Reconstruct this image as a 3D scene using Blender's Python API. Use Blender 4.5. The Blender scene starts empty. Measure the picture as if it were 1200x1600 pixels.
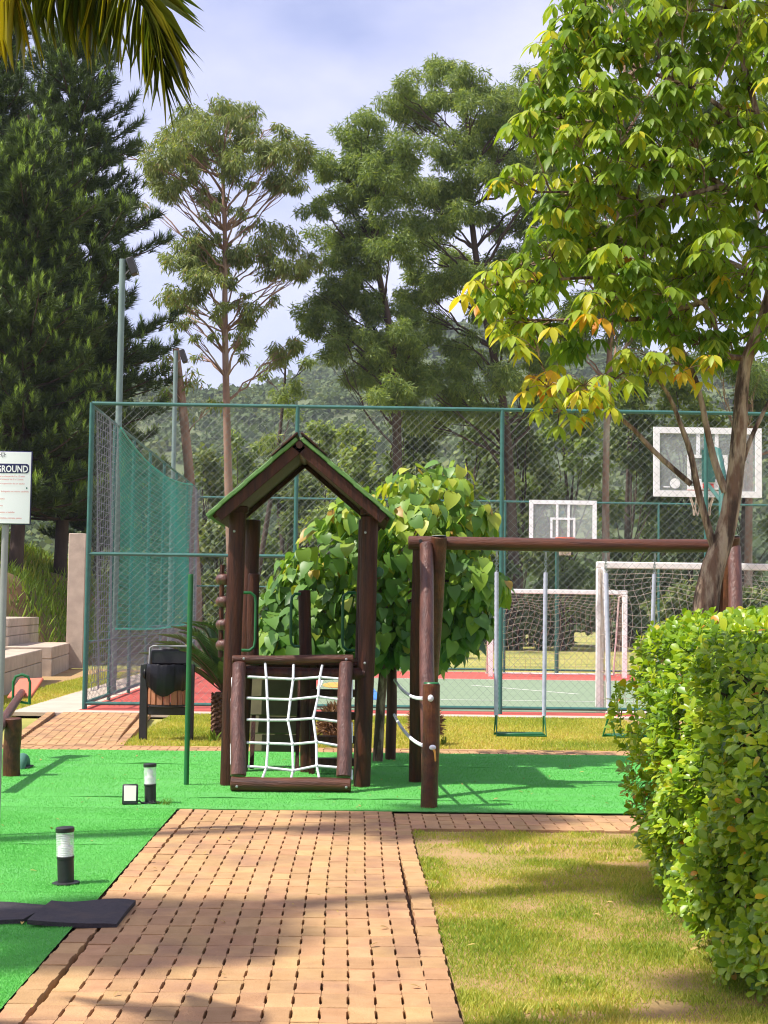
import bpy, math, random
import numpy as np
from mathutils import Matrix, Vector, Euler
random.seed(7)
rng = np.random.default_rng(11)
sc = bpy.context.scene
COL = sc.collection
# ------------------------------------------------------------------ camera
FPX, CAMH = 2340.0, 1.45
YAW, PITCH, ROLL = math.atan(48/2340), math.atan(155/2340), 0.013
CR = Matrix.Rotation(-YAW, 3, 'Z') @ Matrix.Rotation(math.pi/2+PITCH, 3, 'X') @ Matrix.Rotation(ROLL, 3, 'Z')
cam = bpy.data.cameras.new('camera')
cam.sensor_fit = 'VERTICAL'; cam.sensor_height = 36; cam.sensor_width = 27
cam.lens = FPX/1600*36; cam.clip_start = 0.1; cam.clip_end = 3000
camo = bpy.data.objects.new('camera', cam); COL.objects.link(camo)
camo.matrix_world = Matrix.Translation((0, 0, CAMH)) @ CR.to_4x4()
sc.camera = camo
# ------------------------------------------------------------------ light
SUN_EL = math.radians(56); SUN_AZ = math.atan2(-0.94, -0.34)   # from +Y towards +X
sd = Vector((math.sin(SUN_AZ)*math.cos(SUN_EL), math.cos(SUN_AZ)*math.cos(SUN_EL), math.sin(SUN_EL)))
sun = bpy.data.lights.new('sun', 'SUN'); sun.energy = 4.4; sun.angle = math.radians(0.9); sun.color = (1, .94, .84)
so = bpy.data.objects.new('sun', sun); COL.objects.link(so)
so.rotation_euler = sd.to_track_quat('Z', 'Y').to_euler()
w = bpy.data.worlds.new('World'); sc.world = w; w.use_nodes = True
nt = w.node_tree; N = nt.nodes; N.clear()
def wn(t, **k):
    n = N.new(t)
    for a, b in k.items(): setattr(n, a, b)
    return n
sky = wn('ShaderNodeTexSky'); sky.sky_type = 'NISHITA'; sky.sun_disc = False
sky.sun_elevation = SUN_EL; sky.sun_rotation = SUN_AZ; sky.dust_density = 2.0; sky.ozone_density = 2.5
tc = wn('ShaderNodeTexCoord'); mp = wn('ShaderNodeMapping'); mp.inputs['Scale'].default_value = (1.0, 1.0, 2.2)
no = wn('ShaderNodeTexNoise'); no.inputs['Scale'].default_value = 3.2; no.inputs['Detail'].default_value = 7; no.inputs['Roughness'].default_value = .52
mp.inputs['Location'].default_value = (.6, .3, .2)
rp = wn('ShaderNodeValToRGB'); rp.color_ramp.elements[0].position = .34; rp.color_ramp.elements[1].position = .74
mx = wn('ShaderNodeMix', data_type='RGBA'); mx.inputs['B'].default_value = (7.2, 7.0, 8.2, 1)
bright = wn('ShaderNodeMix', data_type='RGBA', blend_type='MULTIPLY'); bright.inputs[0].default_value = 1; bright.inputs['B'].default_value = (1.25, 1.06, 1.22, 1)
bg = wn('ShaderNodeBackground'); bg.inputs['Strength'].default_value = .102
wo = wn('ShaderNodeOutputWorld')
L = nt.links.new
L(tc.outputs['Generated'], mp.inputs['Vector']); L(mp.outputs[0], no.inputs['Vector']); L(no.outputs[0], rp.inputs[0])
fm = wn('ShaderNodeMath', operation='MULTIPLY_ADD'); fm.inputs[1].default_value = .72; fm.inputs[2].default_value = .12
L(rp.outputs[0], fm.inputs[0]); L(fm.outputs[0], mx.inputs[0]); L(sky.outputs[0], bright.inputs['A']); L(bright.outputs['Result'], mx.inputs['A'])
L(mx.outputs['Result'], bg.inputs[0]); L(bg.outputs[0], wo.inputs[0])
sc.view_settings.view_transform = 'Standard'; sc.view_settings.look = 'None'
sc.view_settings.exposure = 0.82; sc.view_settings.gamma = 1
try: sc.view_settings.use_curve_mapping = False
except Exception: pass
sc.cycles.filter_width = 1.1; sc.cycles.max_bounces = 8; sc.cycles.diffuse_bounces = 5; sc.cycles.transmission_bounces = 4; sc.cycles.transparent_max_bounces = 8
sc.cycles.volume_bounces = 0; sc.cycles.use_denoising = True

# ------------------------------------------------------------------ helpers
def ray(px, py): return CR @ Vector(((px-600)/FPX, (800-py)/FPX, -1))
def gnd(px, py, z=0.0):
    d = ray(px, py); return Vector((0, 0, CAMH)) + d*((z-CAMH)/d.z)
def at(px, py, Y):
    d = ray(px, py); return Vector((0, 0, CAMH)) + d*(Y/d.y)
CRI = CR.transposed()
def proj_np(P):
    A = np.array(CRI); v = (np.asarray(P)-np.array([0, 0, CAMH])) @ A.T
    z = np.maximum(-v[:, 2], 1e-3)
    return 600+FPX*v[:, 0]/z, 800-FPX*v[:, 1]/z, -v[:, 2]
WL = {}
def link(o, parent=None, wl=None):
    COL.objects.link(o)
    if parent is not None: o.parent = parent; WL[o] = WL[parent]
    else: WL[o] = wl if wl is not None else np.zeros(3)
    return o
def tag(o, label=None, cat=None, group=None, kind=None):
    for k, v in (('label', label), ('category', cat), ('group', group), ('kind', kind)):
        if v: o[k] = v
    return o
def thing(name, loc, label, cat, group=None):
    o = bpy.data.objects.new(name, None); o.empty_display_size = .1
    loc = np.array(loc, float); link(o, None, loc); o.location = loc
    return tag(o, label, cat, group)
def base_of(parent): return WL[parent] if parent is not None else np.zeros(3)
def raw_mesh(name, V, F, mats, tint=None, smooth=True, angle=None, uvf=None):
    """V (n,3) array; F list of (k,m) index arrays or a list of tuples"""
    me = bpy.data.meshes.new(name)
    V = np.asarray(V, np.float32)
    if len(F) and not isinstance(F[0], np.ndarray):
        by = {}
        for f in F: by.setdefault(len(f), []).append(f)
        F = [np.array(v, np.int32) for v in by.values()]
    loops = np.concatenate([f.ravel() for f in F]).astype(np.int32)
    tot = np.concatenate([np.full(len(f), f.shape[1], np.int32) for f in F])
    start = np.concatenate([[0], np.cumsum(tot)[:-1]]).astype(np.int32)
    me.vertices.add(len(V)); me.vertices.foreach_set('co', V.ravel())
    me.loops.add(len(loops)); me.loops.foreach_set('vertex_index', loops)
    me.polygons.add(len(tot)); me.polygons.foreach_set('loop_start', start)
    me.update(calc_edges=True); me.validate()
    for m in (mats if isinstance(mats, (list, tuple)) else [mats]): me.materials.append(m)
    if smooth:
        me.polygons.foreach_set('use_smooth', np.ones(len(me.polygons), bool))
        if angle: me.set_sharp_from_angle(angle=angle)
    else: me.polygons.foreach_set('use_smooth', np.zeros(len(me.polygons), bool))
    if tint is not None:
        a = me.attributes.new('tint', 'FLOAT', 'POINT'); a.data.foreach_set('value', np.asarray(tint, np.float32))
    return me
def mesh_obj(name, me, parent=None): return link(bpy.data.objects.new(name, me), parent)
def rotm(rx=0, ry=0, rz=0): return np.array(Euler((rx, ry, rz)).to_matrix())
class MB:
    def __init__(s): s.v = []; s.f = []; s.n = 0
    def add(s, V, F):
        V = np.asarray(V, float); s.v.append(V)
        s.f += [tuple(i+s.n for i in f) for f in F]; s.n += len(V); return s
    def box(s, c, size, R=None, bev=0.0):
        x, y, z = np.array(size)/2
        if bev:
            b = min(bev, x*.9, y*.9, z*.9)
            V = []
            for sx in (-1, 1):
                for sy in (-1, 1):
                    for sz in (-1, 1):
                        V += [(sx*x, sy*(y-b), sz*(z-b)), (sx*(x-b), sy*y, sz*(z-b)), (sx*(x-b), sy*(y-b), sz*z)]
            V = np.array(V)
            def I(sx, sy, sz, k): return ((sx > 0)*4+(sy > 0)*2+(sz > 0))*3+k
            F = []
            for k, (a, b_) in enumerate(((1, 2), (0, 2), (0, 1))):
                for sg in (-1, 1):
                    q = []
                    for (p, r) in ((-1, -1), (1, -1), (1, 1), (-1, 1)):
                        t = [0, 0, 0]; t[k] = sg; t[a] = p; t[b_] = r; q.append(I(*t, k))
                    if (sg > 0) != (k != 1): q = q[::-1]
                    F.append(tuple(q))
            for k in range(3):
                a, b_ = [j for j in range(3) if j != k]
                for p in (-1, 1):
                    for r in (-1, 1):
                        t0 = [0, 0, 0]; t0[k] = -1; t0[a] = p; t0[b_] = r
                        t1 = list(t0); t1[k] = 1
                        q = [I(*t0, a), I(*t1, a), I(*t1, b_), I(*t0, b_)]
                        A, B, Cc = V[q[0]], V[q[1]], V[q[2]]
                        if np.dot(np.cross(B-A, Cc-A), A+B+Cc) < 0: q = q[::-1]
                        F.append(tuple(q))
            for sx in (-1, 1):
                for sy in (-1, 1):
                    for sz in (-1, 1):
                        q = [I(sx, sy, sz, 0), I(sx, sy, sz, 1), I(sx, sy, sz, 2)]
                        if sx*sy*sz < 0: q = q[::-1]
                        F.append(tuple(q))
        else:
            V = np.array([(sx*x, sy*y, sz*z) for sx in (-1, 1) for sy in (-1, 1) for sz in (-1, 1)])
            F = [(0, 1, 3, 2), (4, 6, 7, 5), (0, 4, 5, 1), (2, 3, 7, 6), (0, 2, 6, 4), (1, 5, 7, 3)]
        if R is not None: V = V @ np.asarray(R).T
        return s.add(V+np.array(c, float), F)
    def tube(s, pts, rad, n=10, caps=True, jit=0.0, seed=0, cham=0.0):
        P = np.array([np.array(p, float) for p in pts]); m = len(P)
        R = np.full(m, rad, float) if np.isscalar(rad) else np.array(rad, float)
        if cham and m >= 2:
            d0 = P[1]-P[0]; d0 /= np.linalg.norm(d0); d1 = P[-1]-P[-2]; d1 /= np.linalg.norm(d1)
            P = np.vstack([P[:1], P[:1]+d0*cham, P[1:-1], P[-1:]-d1*cham, P[-1:]])
            R = np.concatenate([[R[0]-cham], R[:1], R[1:-1], R[-1:], [R[-1]-cham]]); m = len(P)
        T = np.gradient(P, axis=0); T /= np.maximum(np.linalg.norm(T, axis=1, keepdims=True), 1e-9)
        up = np.array([0, 0, 1.]) if abs(T[0][2]) < .9 else np.array([1., 0, 0])
        V = []; r_ = np.random.default_rng(seed+1); ang = np.arange(n)/n*2*math.pi
        ph = r_.random(n)*jit
        for i in range(m):
            u = up-T[i]*np.dot(up, T[i]); u /= np.linalg.norm(u); up = u; b = np.cross(T[i], u)
            rr = R[i]*(1+ph-jit/2+(r_.random(n)-.5)*jit*.5)
            V.append(P[i]+(np.cos(ang)*rr)[:, None]*u+(np.sin(ang)*rr)[:, None]*b)
        F = [(i*n+k, i*n+(k+1) % n, (i+1)*n+(k+1) % n, (i+1)*n+k) for i in range(m-1) for k in range(n)]
        if caps: F += [tuple(range(n))[::-1], tuple((m-1)*n+k for k in range(n))]
        return s.add(np.vstack(V), F)
    def lathe(s, prof, c, n=20, R=None):
        V = []; F = []; m = len(prof)
        for r, z in prof:
            for k in range(n):
                a = k/n*2*math.pi; V.append((r*math.cos(a), r*math.sin(a), z))
        for i in range(m-1):
            for k in range(n): F.append((i*n+k, i*n+(k+1) % n, (i+1)*n+(k+1) % n, (i+1)*n+k))
        F += [tuple(range(n))[::-1], tuple((m-1)*n+k for k in range(n))]
        V = np.array(V)
        if R is not None: V = V @ np.asarray(R).T
        return s.add(V+np.array(c, float), F)
    def prism(s, poly, z0, z1):
        n = len(poly)
        V = [(x, y, z0) for x, y in poly]+[(x, y, z1) for x, y in poly]
        return s.add(V, [tuple(range(n))[::-1], tuple(range(n, 2*n))]+[(i, (i+1) % n, n+(i+1) % n, n+i) for i in range(n)])
    def ball(s, c, r, n=10, m=7):
        pr = [(max(1e-3, math.sin(i/m*math.pi))*1.0, -math.cos(i/m*math.pi)) for i in range(m+1)]
        r = np.array([r]*3 if np.isscalar(r) else r, float)
        V = []; F = []
        for a, z in pr:
            for k in range(n): V.append((a*math.cos(k/n*2*math.pi), a*math.sin(k/n*2*math.pi), z))
        for i in range(m):
            for k in range(n): F.append((i*n+k, i*n+(k+1) % n, (i+1)*n+(k+1) % n, (i+1)*n+k))
        return s.add(np.array(V)*r+np.array(c, float), F)
    def mesh(s, name, m, off=(0, 0, 0), smooth=True, angle=.7):
        return raw_mesh(name, np.vstack(s.v)-np.array(off), s.f, m, smooth=smooth, angle=angle if smooth else None)
    def build(s, name, m, parent=None, smooth=True, angle=.7, kind=None, label=None):
        o = mesh_obj(name, s.mesh(name, m, base_of(parent), smooth, angle), parent)
        return tag(o, label, None, None, kind)
def curve(a, b, sag=0.0, n=8, side=None):
    a, b = np.array(a, float), np.array(b, float); t = np.linspace(0, 1, n)[:, None]
    p = a+(b-a)*t; p[:, 2] -= (4*t*(1-t))[:, 0]*sag
    if side is not None: p += 4*t*(1-t)*np.array(side)
    return p
def wob(a, b, amp, n=8, seed=0):
    r = np.random.default_rng(seed); p = curve(a, b, 0, n); q = (r.random((n, 3))-.5)*amp; q[0] = 0; q[-1] = 0
    return p+q
def log(mb, a, b, r0, r1=None, seed=0, n=16, bend=.02, jit=.03, seg=9):
    r_ = np.random.default_rng(seed+77); ph = r_.random(2)*6; t_ = np.linspace(0, 1, seg); p = curve(a, b, 0, seg); dd = p[-1]-p[0]; k_ = int(np.argmax(np.abs(dd)))
    q_ = np.zeros((seg, 3)); ax = [i for i in range(3) if i != k_]
    q_[:, ax[0]] = np.sin(t_*4.2+ph[0])*bend*.35*np.sin(t_*math.pi); q_[:, ax[1]] = np.sin(t_*3.1+ph[1])*bend*.35*np.sin(t_*math.pi); p = p+q_; r1 = r0 if r1 is None else r1
    rr = np.linspace(r0, r1, seg)*(1+(np.random.default_rng(seed).random(seg)-.5)*.03)
    mb.tube(p, rr, n, True, jit, seed, cham=.008); return mb

# ------------------------------------------------------------------ materials
def mat(name, c1, c2=None, scale=6, detail=6, stretch=(1, 1, 1), rough=.6, bump=0, bscale=None, spec=.5, coat=0,
        objrand=0, metal=0, mid=(.35, .65), c3=None, s3=2, m3=(.5, .65), alpha=1, trans=0, coord='Object', bstretch=None, tintattr=False):
    m = bpy.data.materials.new(name); m.use_nodes = True; t = m.node_tree; n = t.nodes; P = n['Principled BSDF']; lk = t.links.new
    P.inputs['Roughness'].default_value = rough; P.inputs['Specular IOR Level'].default_value = spec
    P.inputs['Metallic'].default_value = metal; P.inputs['Coat Weight'].default_value = coat; P.inputs['Coat Roughness'].default_value = .25
    P.inputs['Alpha'].default_value = alpha; P.inputs['Transmission Weight'].default_value = trans
    P.inputs['Base Color'].default_value = (*c1, 1)
    tcn = n.new('ShaderNodeTexCoord'); mpn = n.new('ShaderNodeMapping'); mpn.inputs['Scale'].default_value = stretch
    src = tcn.outputs['Object']
    if coord == 'World': src = n.new('ShaderNodeNewGeometry').outputs['Position']
    lk(src, mpn.inputs['Vector'])
    def noise(s, d=detail, v=mpn.outputs[0], r=.6):
        x = n.new('ShaderNodeTexNoise'); x.inputs['Scale'].default_value = s; x.inputs['Detail'].default_value = d; x.inputs['Roughness'].default_value = r
        lk(v, x.inputs['Vector']); return x.outputs[0]
    def ramp(f, a, b):
        x = n.new('ShaderNodeMapRange'); x.inputs[1].default_value = a; x.inputs[2].default_value = b; lk(f, x.inputs[0]); return x.outputs[0]
    def mixc(f, A, B, mode='MIX'):
        x = n.new('ShaderNodeMix'); x.data_type = 'RGBA'; x.blend_type = mode
        if hasattr(f, 'links'): lk(f, x.inputs[0])
        else: x.inputs[0].default_value = f
        for k, q in (('A', A), ('B', B)):
            if hasattr(q, 'links'): lk(q, x.inputs[k])
            else: x.inputs[k].default_value = (*q, 1)
        return x.outputs['Result']
    col = None
    if c2 is not None: col = mixc(ramp(noise(scale), *mid), c1, c2)
    if c3 is not None: col = mixc(ramp(noise(s3, 5), *m3), col if col is not None else c1, c3)
    if objrand or tintattr:
        if tintattr:
            a = n.new('ShaderNodeAttribute'); a.attribute_name = 'tint'; rr = a.outputs['Fac']
        else: rr = n.new('ShaderNodeObjectInfo').outputs['Random']
        hv = n.new('ShaderNodeHueSaturation'); k = n.new('ShaderNodeMapRange'); k.inputs[3].default_value = 1-objrand; k.inputs[4].default_value = 1+objrand
        lk(rr, k.inputs[0]); lk(k.outputs[0], hv.inputs['Value'])
        k2 = n.new('ShaderNodeMapRange'); k2.inputs[3].default_value = .5-objrand*.05; k2.inputs[4].default_value = .5+objrand*.05
        m2 = n.new('ShaderNodeMath'); m2.operation = 'FRACT'; m3_ = n.new('ShaderNodeMath'); m3_.operation = 'MULTIPLY'; m3_.inputs[1].default_value = 7.31
        lk(rr, m3_.inputs[0]); lk(m3_.outputs[0], m2.inputs[0]); lk(m2.outputs[0], k2.inputs[0]); lk(k2.outputs[0], hv.inputs['Hue'])
        if col is None: hv.inputs['Color'].default_value = (*c1, 1)
        else: lk(col, hv.inputs['Color'])
        col = hv.outputs[0]
    if col is not None: lk(col, P.inputs['Base Color'])
    if bump:
        b = n.new('ShaderNodeBump'); b.inputs['Strength'].default_value = bump; b.inputs['Distance'].default_value = .02
        v = mpn.outputs[0]
        if bstretch:
            m5 = n.new('ShaderNodeMapping'); m5.inputs['Scale'].default_value = bstretch; lk(src, m5.inputs['Vector']); v = m5.outputs[0]
        lk(noise(bscale or scale*3, 4, v), b.inputs['Height']); lk(b.outputs[0], P.inputs['Normal'])
    return m
def leafmat(name, stops, trans=.35, rough=.45, spec=.4, tmul=(1.3, 1.25, .5)):
    m = bpy.data.materials.new(name); m.use_nodes = True; t = m.node_tree; n = t.nodes; P = n['Principled BSDF']; lk = t.links.new
    a = n.new('ShaderNodeAttribute'); a.attribute_name = 'tint'
    r = n.new('ShaderNodeValToRGB'); e = r.color_ramp.elements
    while len(e) < len(stops): e.new(.5)
    for k, (p, c) in enumerate(stops): e[k].position = p; e[k].color = (*c, 1)
    lk(a.outputs['Fac'], r.inputs[0]); lk(r.outputs[0], P.inputs['Base Color'])
    P.inputs['Roughness'].default_value = rough; P.inputs['Specular IOR Level'].default_value = spec
    tr = n.new('ShaderNodeBsdfTranslucent'); mm = n.new('ShaderNodeMix'); mm.data_type = 'RGBA'; mm.blend_type = 'MULTIPLY'; mm.inputs[0].default_value = 1
    lk(r.outputs[0], mm.inputs['A']); mm.inputs['B'].default_value = (*tmul, 1); lk(mm.outputs['Result'], tr.inputs[0])
    ms = n.new('ShaderNodeMixShader'); ms.inputs[0].default_value = trans
    lk(P.outputs[0], ms.inputs[1]); lk(tr.outputs[0], ms.inputs[2]); lk(ms.outputs[0], n['Material Output'].inputs[0])
    return m
M = {}
M['wood'] = mat('varnished_log', (.098, .029, .012), (.045, .013, .007), 5, stretch=(3, 3, 3), rough=.42, bump=.6, bscale=34, spec=.35, coat=.08, c3=(.19, .065, .02), s3=2.2, m3=(.5, .75), bstretch=(3, 3, .5))
M['wood_beam'] = mat('horizontal_log', (.115, .034, .014), (.04, .012, .007), 3, stretch=(.8, 9, 9), rough=.42, bump=.5, bscale=26, spec=.35, coat=.08, bstretch=(.5, 4, 4))
M['wood_dark'] = mat('dark_stained_wood', (.075, .020, .008), (.022, .006, .004), 3, stretch=(9, 9, .8), rough=.5, bump=.5, bscale=30, spec=.3, bstretch=(4, 4, .6))
M['wood_front'] = mat('purple_brown_log', (.14, .054, .038), (.06, .021, .015), 3, stretch=(9, 9, .8), rough=.4, bump=.45, bscale=26, coat=.2, bstretch=(3, 3, .5))
M['greenpaint'] = mat('green_paint', (.012, .13, .035), (.01, .1, .03), 8, rough=.4, bump=.08, bscale=40)
M['roofgreen'] = mat('green_roof_paint', (.13, .26, .07), (.09, .19, .05), 9, rough=.65, bump=.3, bscale=30)
M['fencegreen'] = mat('fence_green_paint', (.035, .14, .115), (.025, .105, .09), 12, rough=.45, bump=.1, bscale=60)
M['pole'] = mat('grey_green_pole', (.17, .24, .22), (.12, .18, .17), 6, rough=.5, stretch=(1, 1, .3))
M['wire'] = mat('galvanised_wire', (.15, .18, .155), rough=.55, metal=.1)
M['wire_far'] = mat('far_wire', (.05, .08, .06), rough=.6)
M['greynet'] = mat('grey_netting', (.23, .24, .27), rough=.8)
M['greennet'] = mat('green_netting', (.04, .36, .26), rough=.7)
M['white'] = mat('white_paint', (.86, .86, .86), (.76, .75, .74), 5, rough=.45, bump=.05)
M['goalwhite'] = mat('worn_white_goal_paint', (.84, .81, .79), (.72, .67, .64), 6, rough=.5, c3=(.5, .4, .34), s3=9, m3=(.66, .78))
M['cord'] = mat('beige_net_cord', (.42, .34, .26), rough=.9)
M['rope'] = mat('white_rope', (.8, .81, .85), (.66, .67, .72), 60, rough=.8, bump=.3, bscale=200)
M['black'] = mat('black_plastic', (.012, .012, .014), (.02, .02, .022), 10, rough=.5, bump=.1, bscale=60)
M['bag'] = mat('black_bag', (.004, .004, .005), rough=.3, bump=.5, bscale=9, scale=6, spec=.3)
M['slat'] = mat('wood_slat', (.36, .15, .075), (.25, .095, .05), 6, stretch=(8, 8, .8), rough=.55, bump=.3, objrand=.12)
M['rubber'] = mat('black_rubber', (.028, .024, .03), (.045, .037, .042), 30, rough=.85, bump=.5, bscale=120, c3=(.06, .045, .04), s3=5)
M['concrete'] = mat('concrete', (.50, .40, .31), (.39, .31, .24), 3, rough=.9, bump=.3, bscale=40, c3=(.30, .24, .19), s3=1.2, m3=(.55, .75), coord='World')
M['apron'] = mat('apron_concrete', (.50, .41, .33), (.42, .34, .27), 2, rough=.9, bump=.2, bscale=30, coord='World')
M['brick'] = mat('clay_paver', (.44, .26, .12), (.37, .21, .09), 9, rough=.85, bump=.35, bscale=90, objrand=.16, c3=(.25, .14, .08), s3=2.1, m3=(.5, .75), coord='World')
M['brick_m'] = mat('clay_paver_joined', (.44, .26, .12), (.37, .21, .09), 9, rough=.85, bump=.35, bscale=90, objrand=.16, c3=(.25, .14, .08), s3=2.1, m3=(.5, .75), coord='World', tintattr=True)
M['joint'] = mat('joint_soil', (.085, .05, .034), (.15, .09, .055), 40, rough=1, coord='World')
M['turf'] = mat('artificial_turf', (.11, .43, .088), (.09, .37, .075), 1.1, stretch=(.4, 1.7, 1), rough=.8, bump=.6, bscale=130, spec=.2, c3=(.125, .40, .115), s3=2.3, m3=(.45, .7), coord='World')
M['soil'] = mat('lawn_soil', (.31, .22, .085), (.37, .22, .10), 1.6, rough=1, bump=.6, bscale=30, c3=(.30, .13, .06), s3=1.1, m3=(.58, .68), coord='World')
M['field'] = mat('field_grass', (.27, .27, .05), (.36, .32, .085), .5, rough=1, bump=.5, bscale=8, c3=(.13, .16, .03), s3=.2, coord='World')
M['bank'] = mat('bank_soil', (.10, .10, .03), (.20, .11, .05), .9, rough=1, bump=.6, bscale=6, c3=(.28, .12, .06), s3=.6, m3=(.55, .7), coord='World')
M['red'] = mat('red_court_paint', (.50, .085, .06), (.44, .075, .055), 3, rough=.75, bump=.1, bscale=60, coord='World')
M['court'] = mat('grey_green_court_paint', (.20, .27, .165), (.18, .245, .15), 2, rough=.75, bump=.1, bscale=60, coord='World')
M['line'] = mat('court_line_paint', (.68, .68, .62), rough=.7)
M['blue'] = mat('blue_line_paint', (.05, .2, .55), rough=.7)
M['orange'] = mat('orange_paint', (.72, .35, .06), (.62, .28, .05), 5, rough=.6)
M['seat'] = mat('red_seat_paint', (.62, .14, .07), (.52, .11, .06), 6, rough=.55)
M['sleeve'] = mat('lavender_chain_sleeve', (.48, .49, .60), (.38, .39, .49), 20, rough=.4)
M['chain'] = mat('steel_chain', (.45, .47, .47), rough=.4, metal=.7)
M['navy'] = mat('navy_print', (.012, .012, .09), rough=.5)
M['redprint'] = mat('red_print', (.62, .07, .06), rough=.6)
M['greyprint'] = mat('grey_print', (.12, .13, .15), rough=.6)
M['signwhite'] = mat('sign_white', (.9, .9, .92), rough=.4)
M['steel'] = mat('grey_steel_post', (.33, .33, .33), (.28, .28, .28), 5, rough=.4, metal=.3)
M['clear'] = mat('clear_lamp_glass', (.85, .87, .87), rough=.12, alpha=.32, spec=.6)
M['frost'] = mat('frosted_lamp_glass', (.75, .75, .72), rough=.5)
M['panel'] = mat('floodlight_diffuser', (.78, .77, .66), rough=.35)
M['glass'] = mat('backboard_acrylic', (.78, .82, .84), rough=.06, alpha=.16, spec=.5)
M['bumper'] = mat('faded_green_rubber', (.05, .16, .12), (.08, .2, .15), 12, rough=.8)
M['bark'] = mat('brown_bark', (.17, .11, .075), (.07, .045, .032), 5, stretch=(4, 4, .8), rough=.95, bump=.9, bscale=9, coord='World')
M['euc'] = mat('eucalyptus_bark', (.32, .20, .14), (.20, .11, .07), 1.2, stretch=(2, 2, .5), rough=.85, bump=.5, bscale=5, c3=(.42, .35, .28), s3=.8, m3=(.52, .68), coord='World')
M['darkbark'] = mat('dark_trunk_bark', (.085, .055, .04), (.045, .03, .024), 1.5, stretch=(2, 2, .5), rough=.95, bump=.6, bscale=6, coord='World')
M['pinebark'] = mat('pine_bark', (.075, .05, .038), (.035, .024, .02), 2, stretch=(2, 2, .6), rough=.95, bump=.9, bscale=6, coord='World')
M['peel'] = mat('pale_peeling_bark', (.40, .30, .21), (.17, .095, .06), 6, stretch=(3, 3, .7), rough=.9, bump=.9, bscale=14, coord='World', mid=(.42, .58), c3=(.06, .034, .022), s3=4.5, m3=(.48, .60))
M['twig'] = mat('twig', (.15, .10, .065), (.09, .06, .04), 12, rough=.9)
M['stump'] = mat('shaggy_trunk', (.20, .11, .065), (.09, .045, .03), 14, rough=1, bump=.9, bscale=30)
M['core'] = mat('hedge_twig', (.05, .04, .022), (.03, .03, .015), 9, rough=1)
L_EUC = leafmat('eucalyptus_leaf', [(0, (.08, .13, .035)), (.55, (.19, .25, .07)), (.85, (.30, .34, .10)), (1, (.32, .24, .10))], .45, .5)
L_DENSE = leafmat('dense_tree_leaf', [(0, (.08, .14, .042)), (.6, (.19, .27, .07)), (1, (.33, .39, .10))], .48, .5)
L_PINE = leafmat('pine_needle', [(0, (.026, .05, .016)), (.6, (.075, .12, .028)), (.78, (.13, .20, .03)), (1, (.30, .45, .05))], .2, .5)
L_BUSH = leafmat('undergrowth_leaf', [(0, (.05, .085, .03)), (.6, (.12, .175, .05)), (1, (.24, .27, .08))], .4, .6)
L_T1 = leafmat('drooping_leaf', [(0, (.075, .16, .018)), (.4, (.18, .29, .032)), (.7, (.36, .45, .05)), (.84, (.55, .48, .035)), (.93, (.68, .47, .04)), (1, (.62, .24, .03))], .48, .45, .35)
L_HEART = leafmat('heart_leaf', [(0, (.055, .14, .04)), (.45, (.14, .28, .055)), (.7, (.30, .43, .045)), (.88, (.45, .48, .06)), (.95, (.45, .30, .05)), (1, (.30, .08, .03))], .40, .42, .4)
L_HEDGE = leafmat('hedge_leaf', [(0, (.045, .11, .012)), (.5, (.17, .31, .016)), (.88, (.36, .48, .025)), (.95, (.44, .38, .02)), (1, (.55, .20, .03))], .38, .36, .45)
L_PALM = leafmat('palm_leaflet', [(0, (.05, .085, .015)), (.5, (.15, .17, .02)), (.8, (.36, .30, .02)), (1, (.50, .36, .02))], .4, .4)
L_CYC = leafmat('cycad_leaflet', [(0, (.02, .055, .02)), (.7, (.05, .11, .03)), (1, (.10, .17, .045))], .15, .3, .5)
L_GRASS = leafmat('lawn_blade', [(0, (.17, .29, .035)), (.45, (.38, .43, .06)), (.75, (.60, .54, .14)), (1, (.55, .38, .17))], .45, .6, .3)
L_LONG = leafmat('long_grass_blade', [(0, (.08, .16, .02)), (.6, (.2, .3, .035)), (1, (.36, .34, .06))], .35, .6, .3)
L_HILL = leafmat('hill_canopy_leaf', [(0, (.055, .09, .03)), (.6, (.09, .135, .045)), (1, (.16, .19, .06))], .3, .7, .2)

# ------------------------------------------------------------------ leaf scattering
def leaf_tpl(prof, fold=.25, curl=.15):
    """prof: [(t, halfwidth)], unit length along +Y; returns verts, list of faces"""
    V = []; F = []; rows = []
    for t, wd in prof:
        z = -curl*t*t
        if wd < 1e-4: V.append((0, t, z)); rows.append((len(V)-1,))
        else:
            V += [(-wd, t, z+fold*wd), (0, t, z), (wd, t, z+fold*wd)]; i = len(V); rows.append((i-3, i-2, i-1))
    for a, b in zip(rows[:-1], rows[1:]):
        if len(a) == 1 and len(b) == 3: F += [(a[0], b[1], b[0]), (a[0], b[2], b[1])]
        elif len(a) == 3 and len(b) == 1: F += [(a[0], a[1], b[0]), (a[1], a[2], b[0])]
        else: F += [(a[0], a[1], b[1], b[0]), (a[1], a[2], b[2], b[1])]
    return np.array(V, float), F
def norm(a): return a/np.maximum(np.linalg.norm(a, axis=-1, keepdims=True), 1e-9)
def frames(d, nrm):
    y = norm(d); x = norm(np.cross(y, nrm)); z = np.cross(x, y)
    return np.stack([x, y, z], axis=-1)
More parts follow.
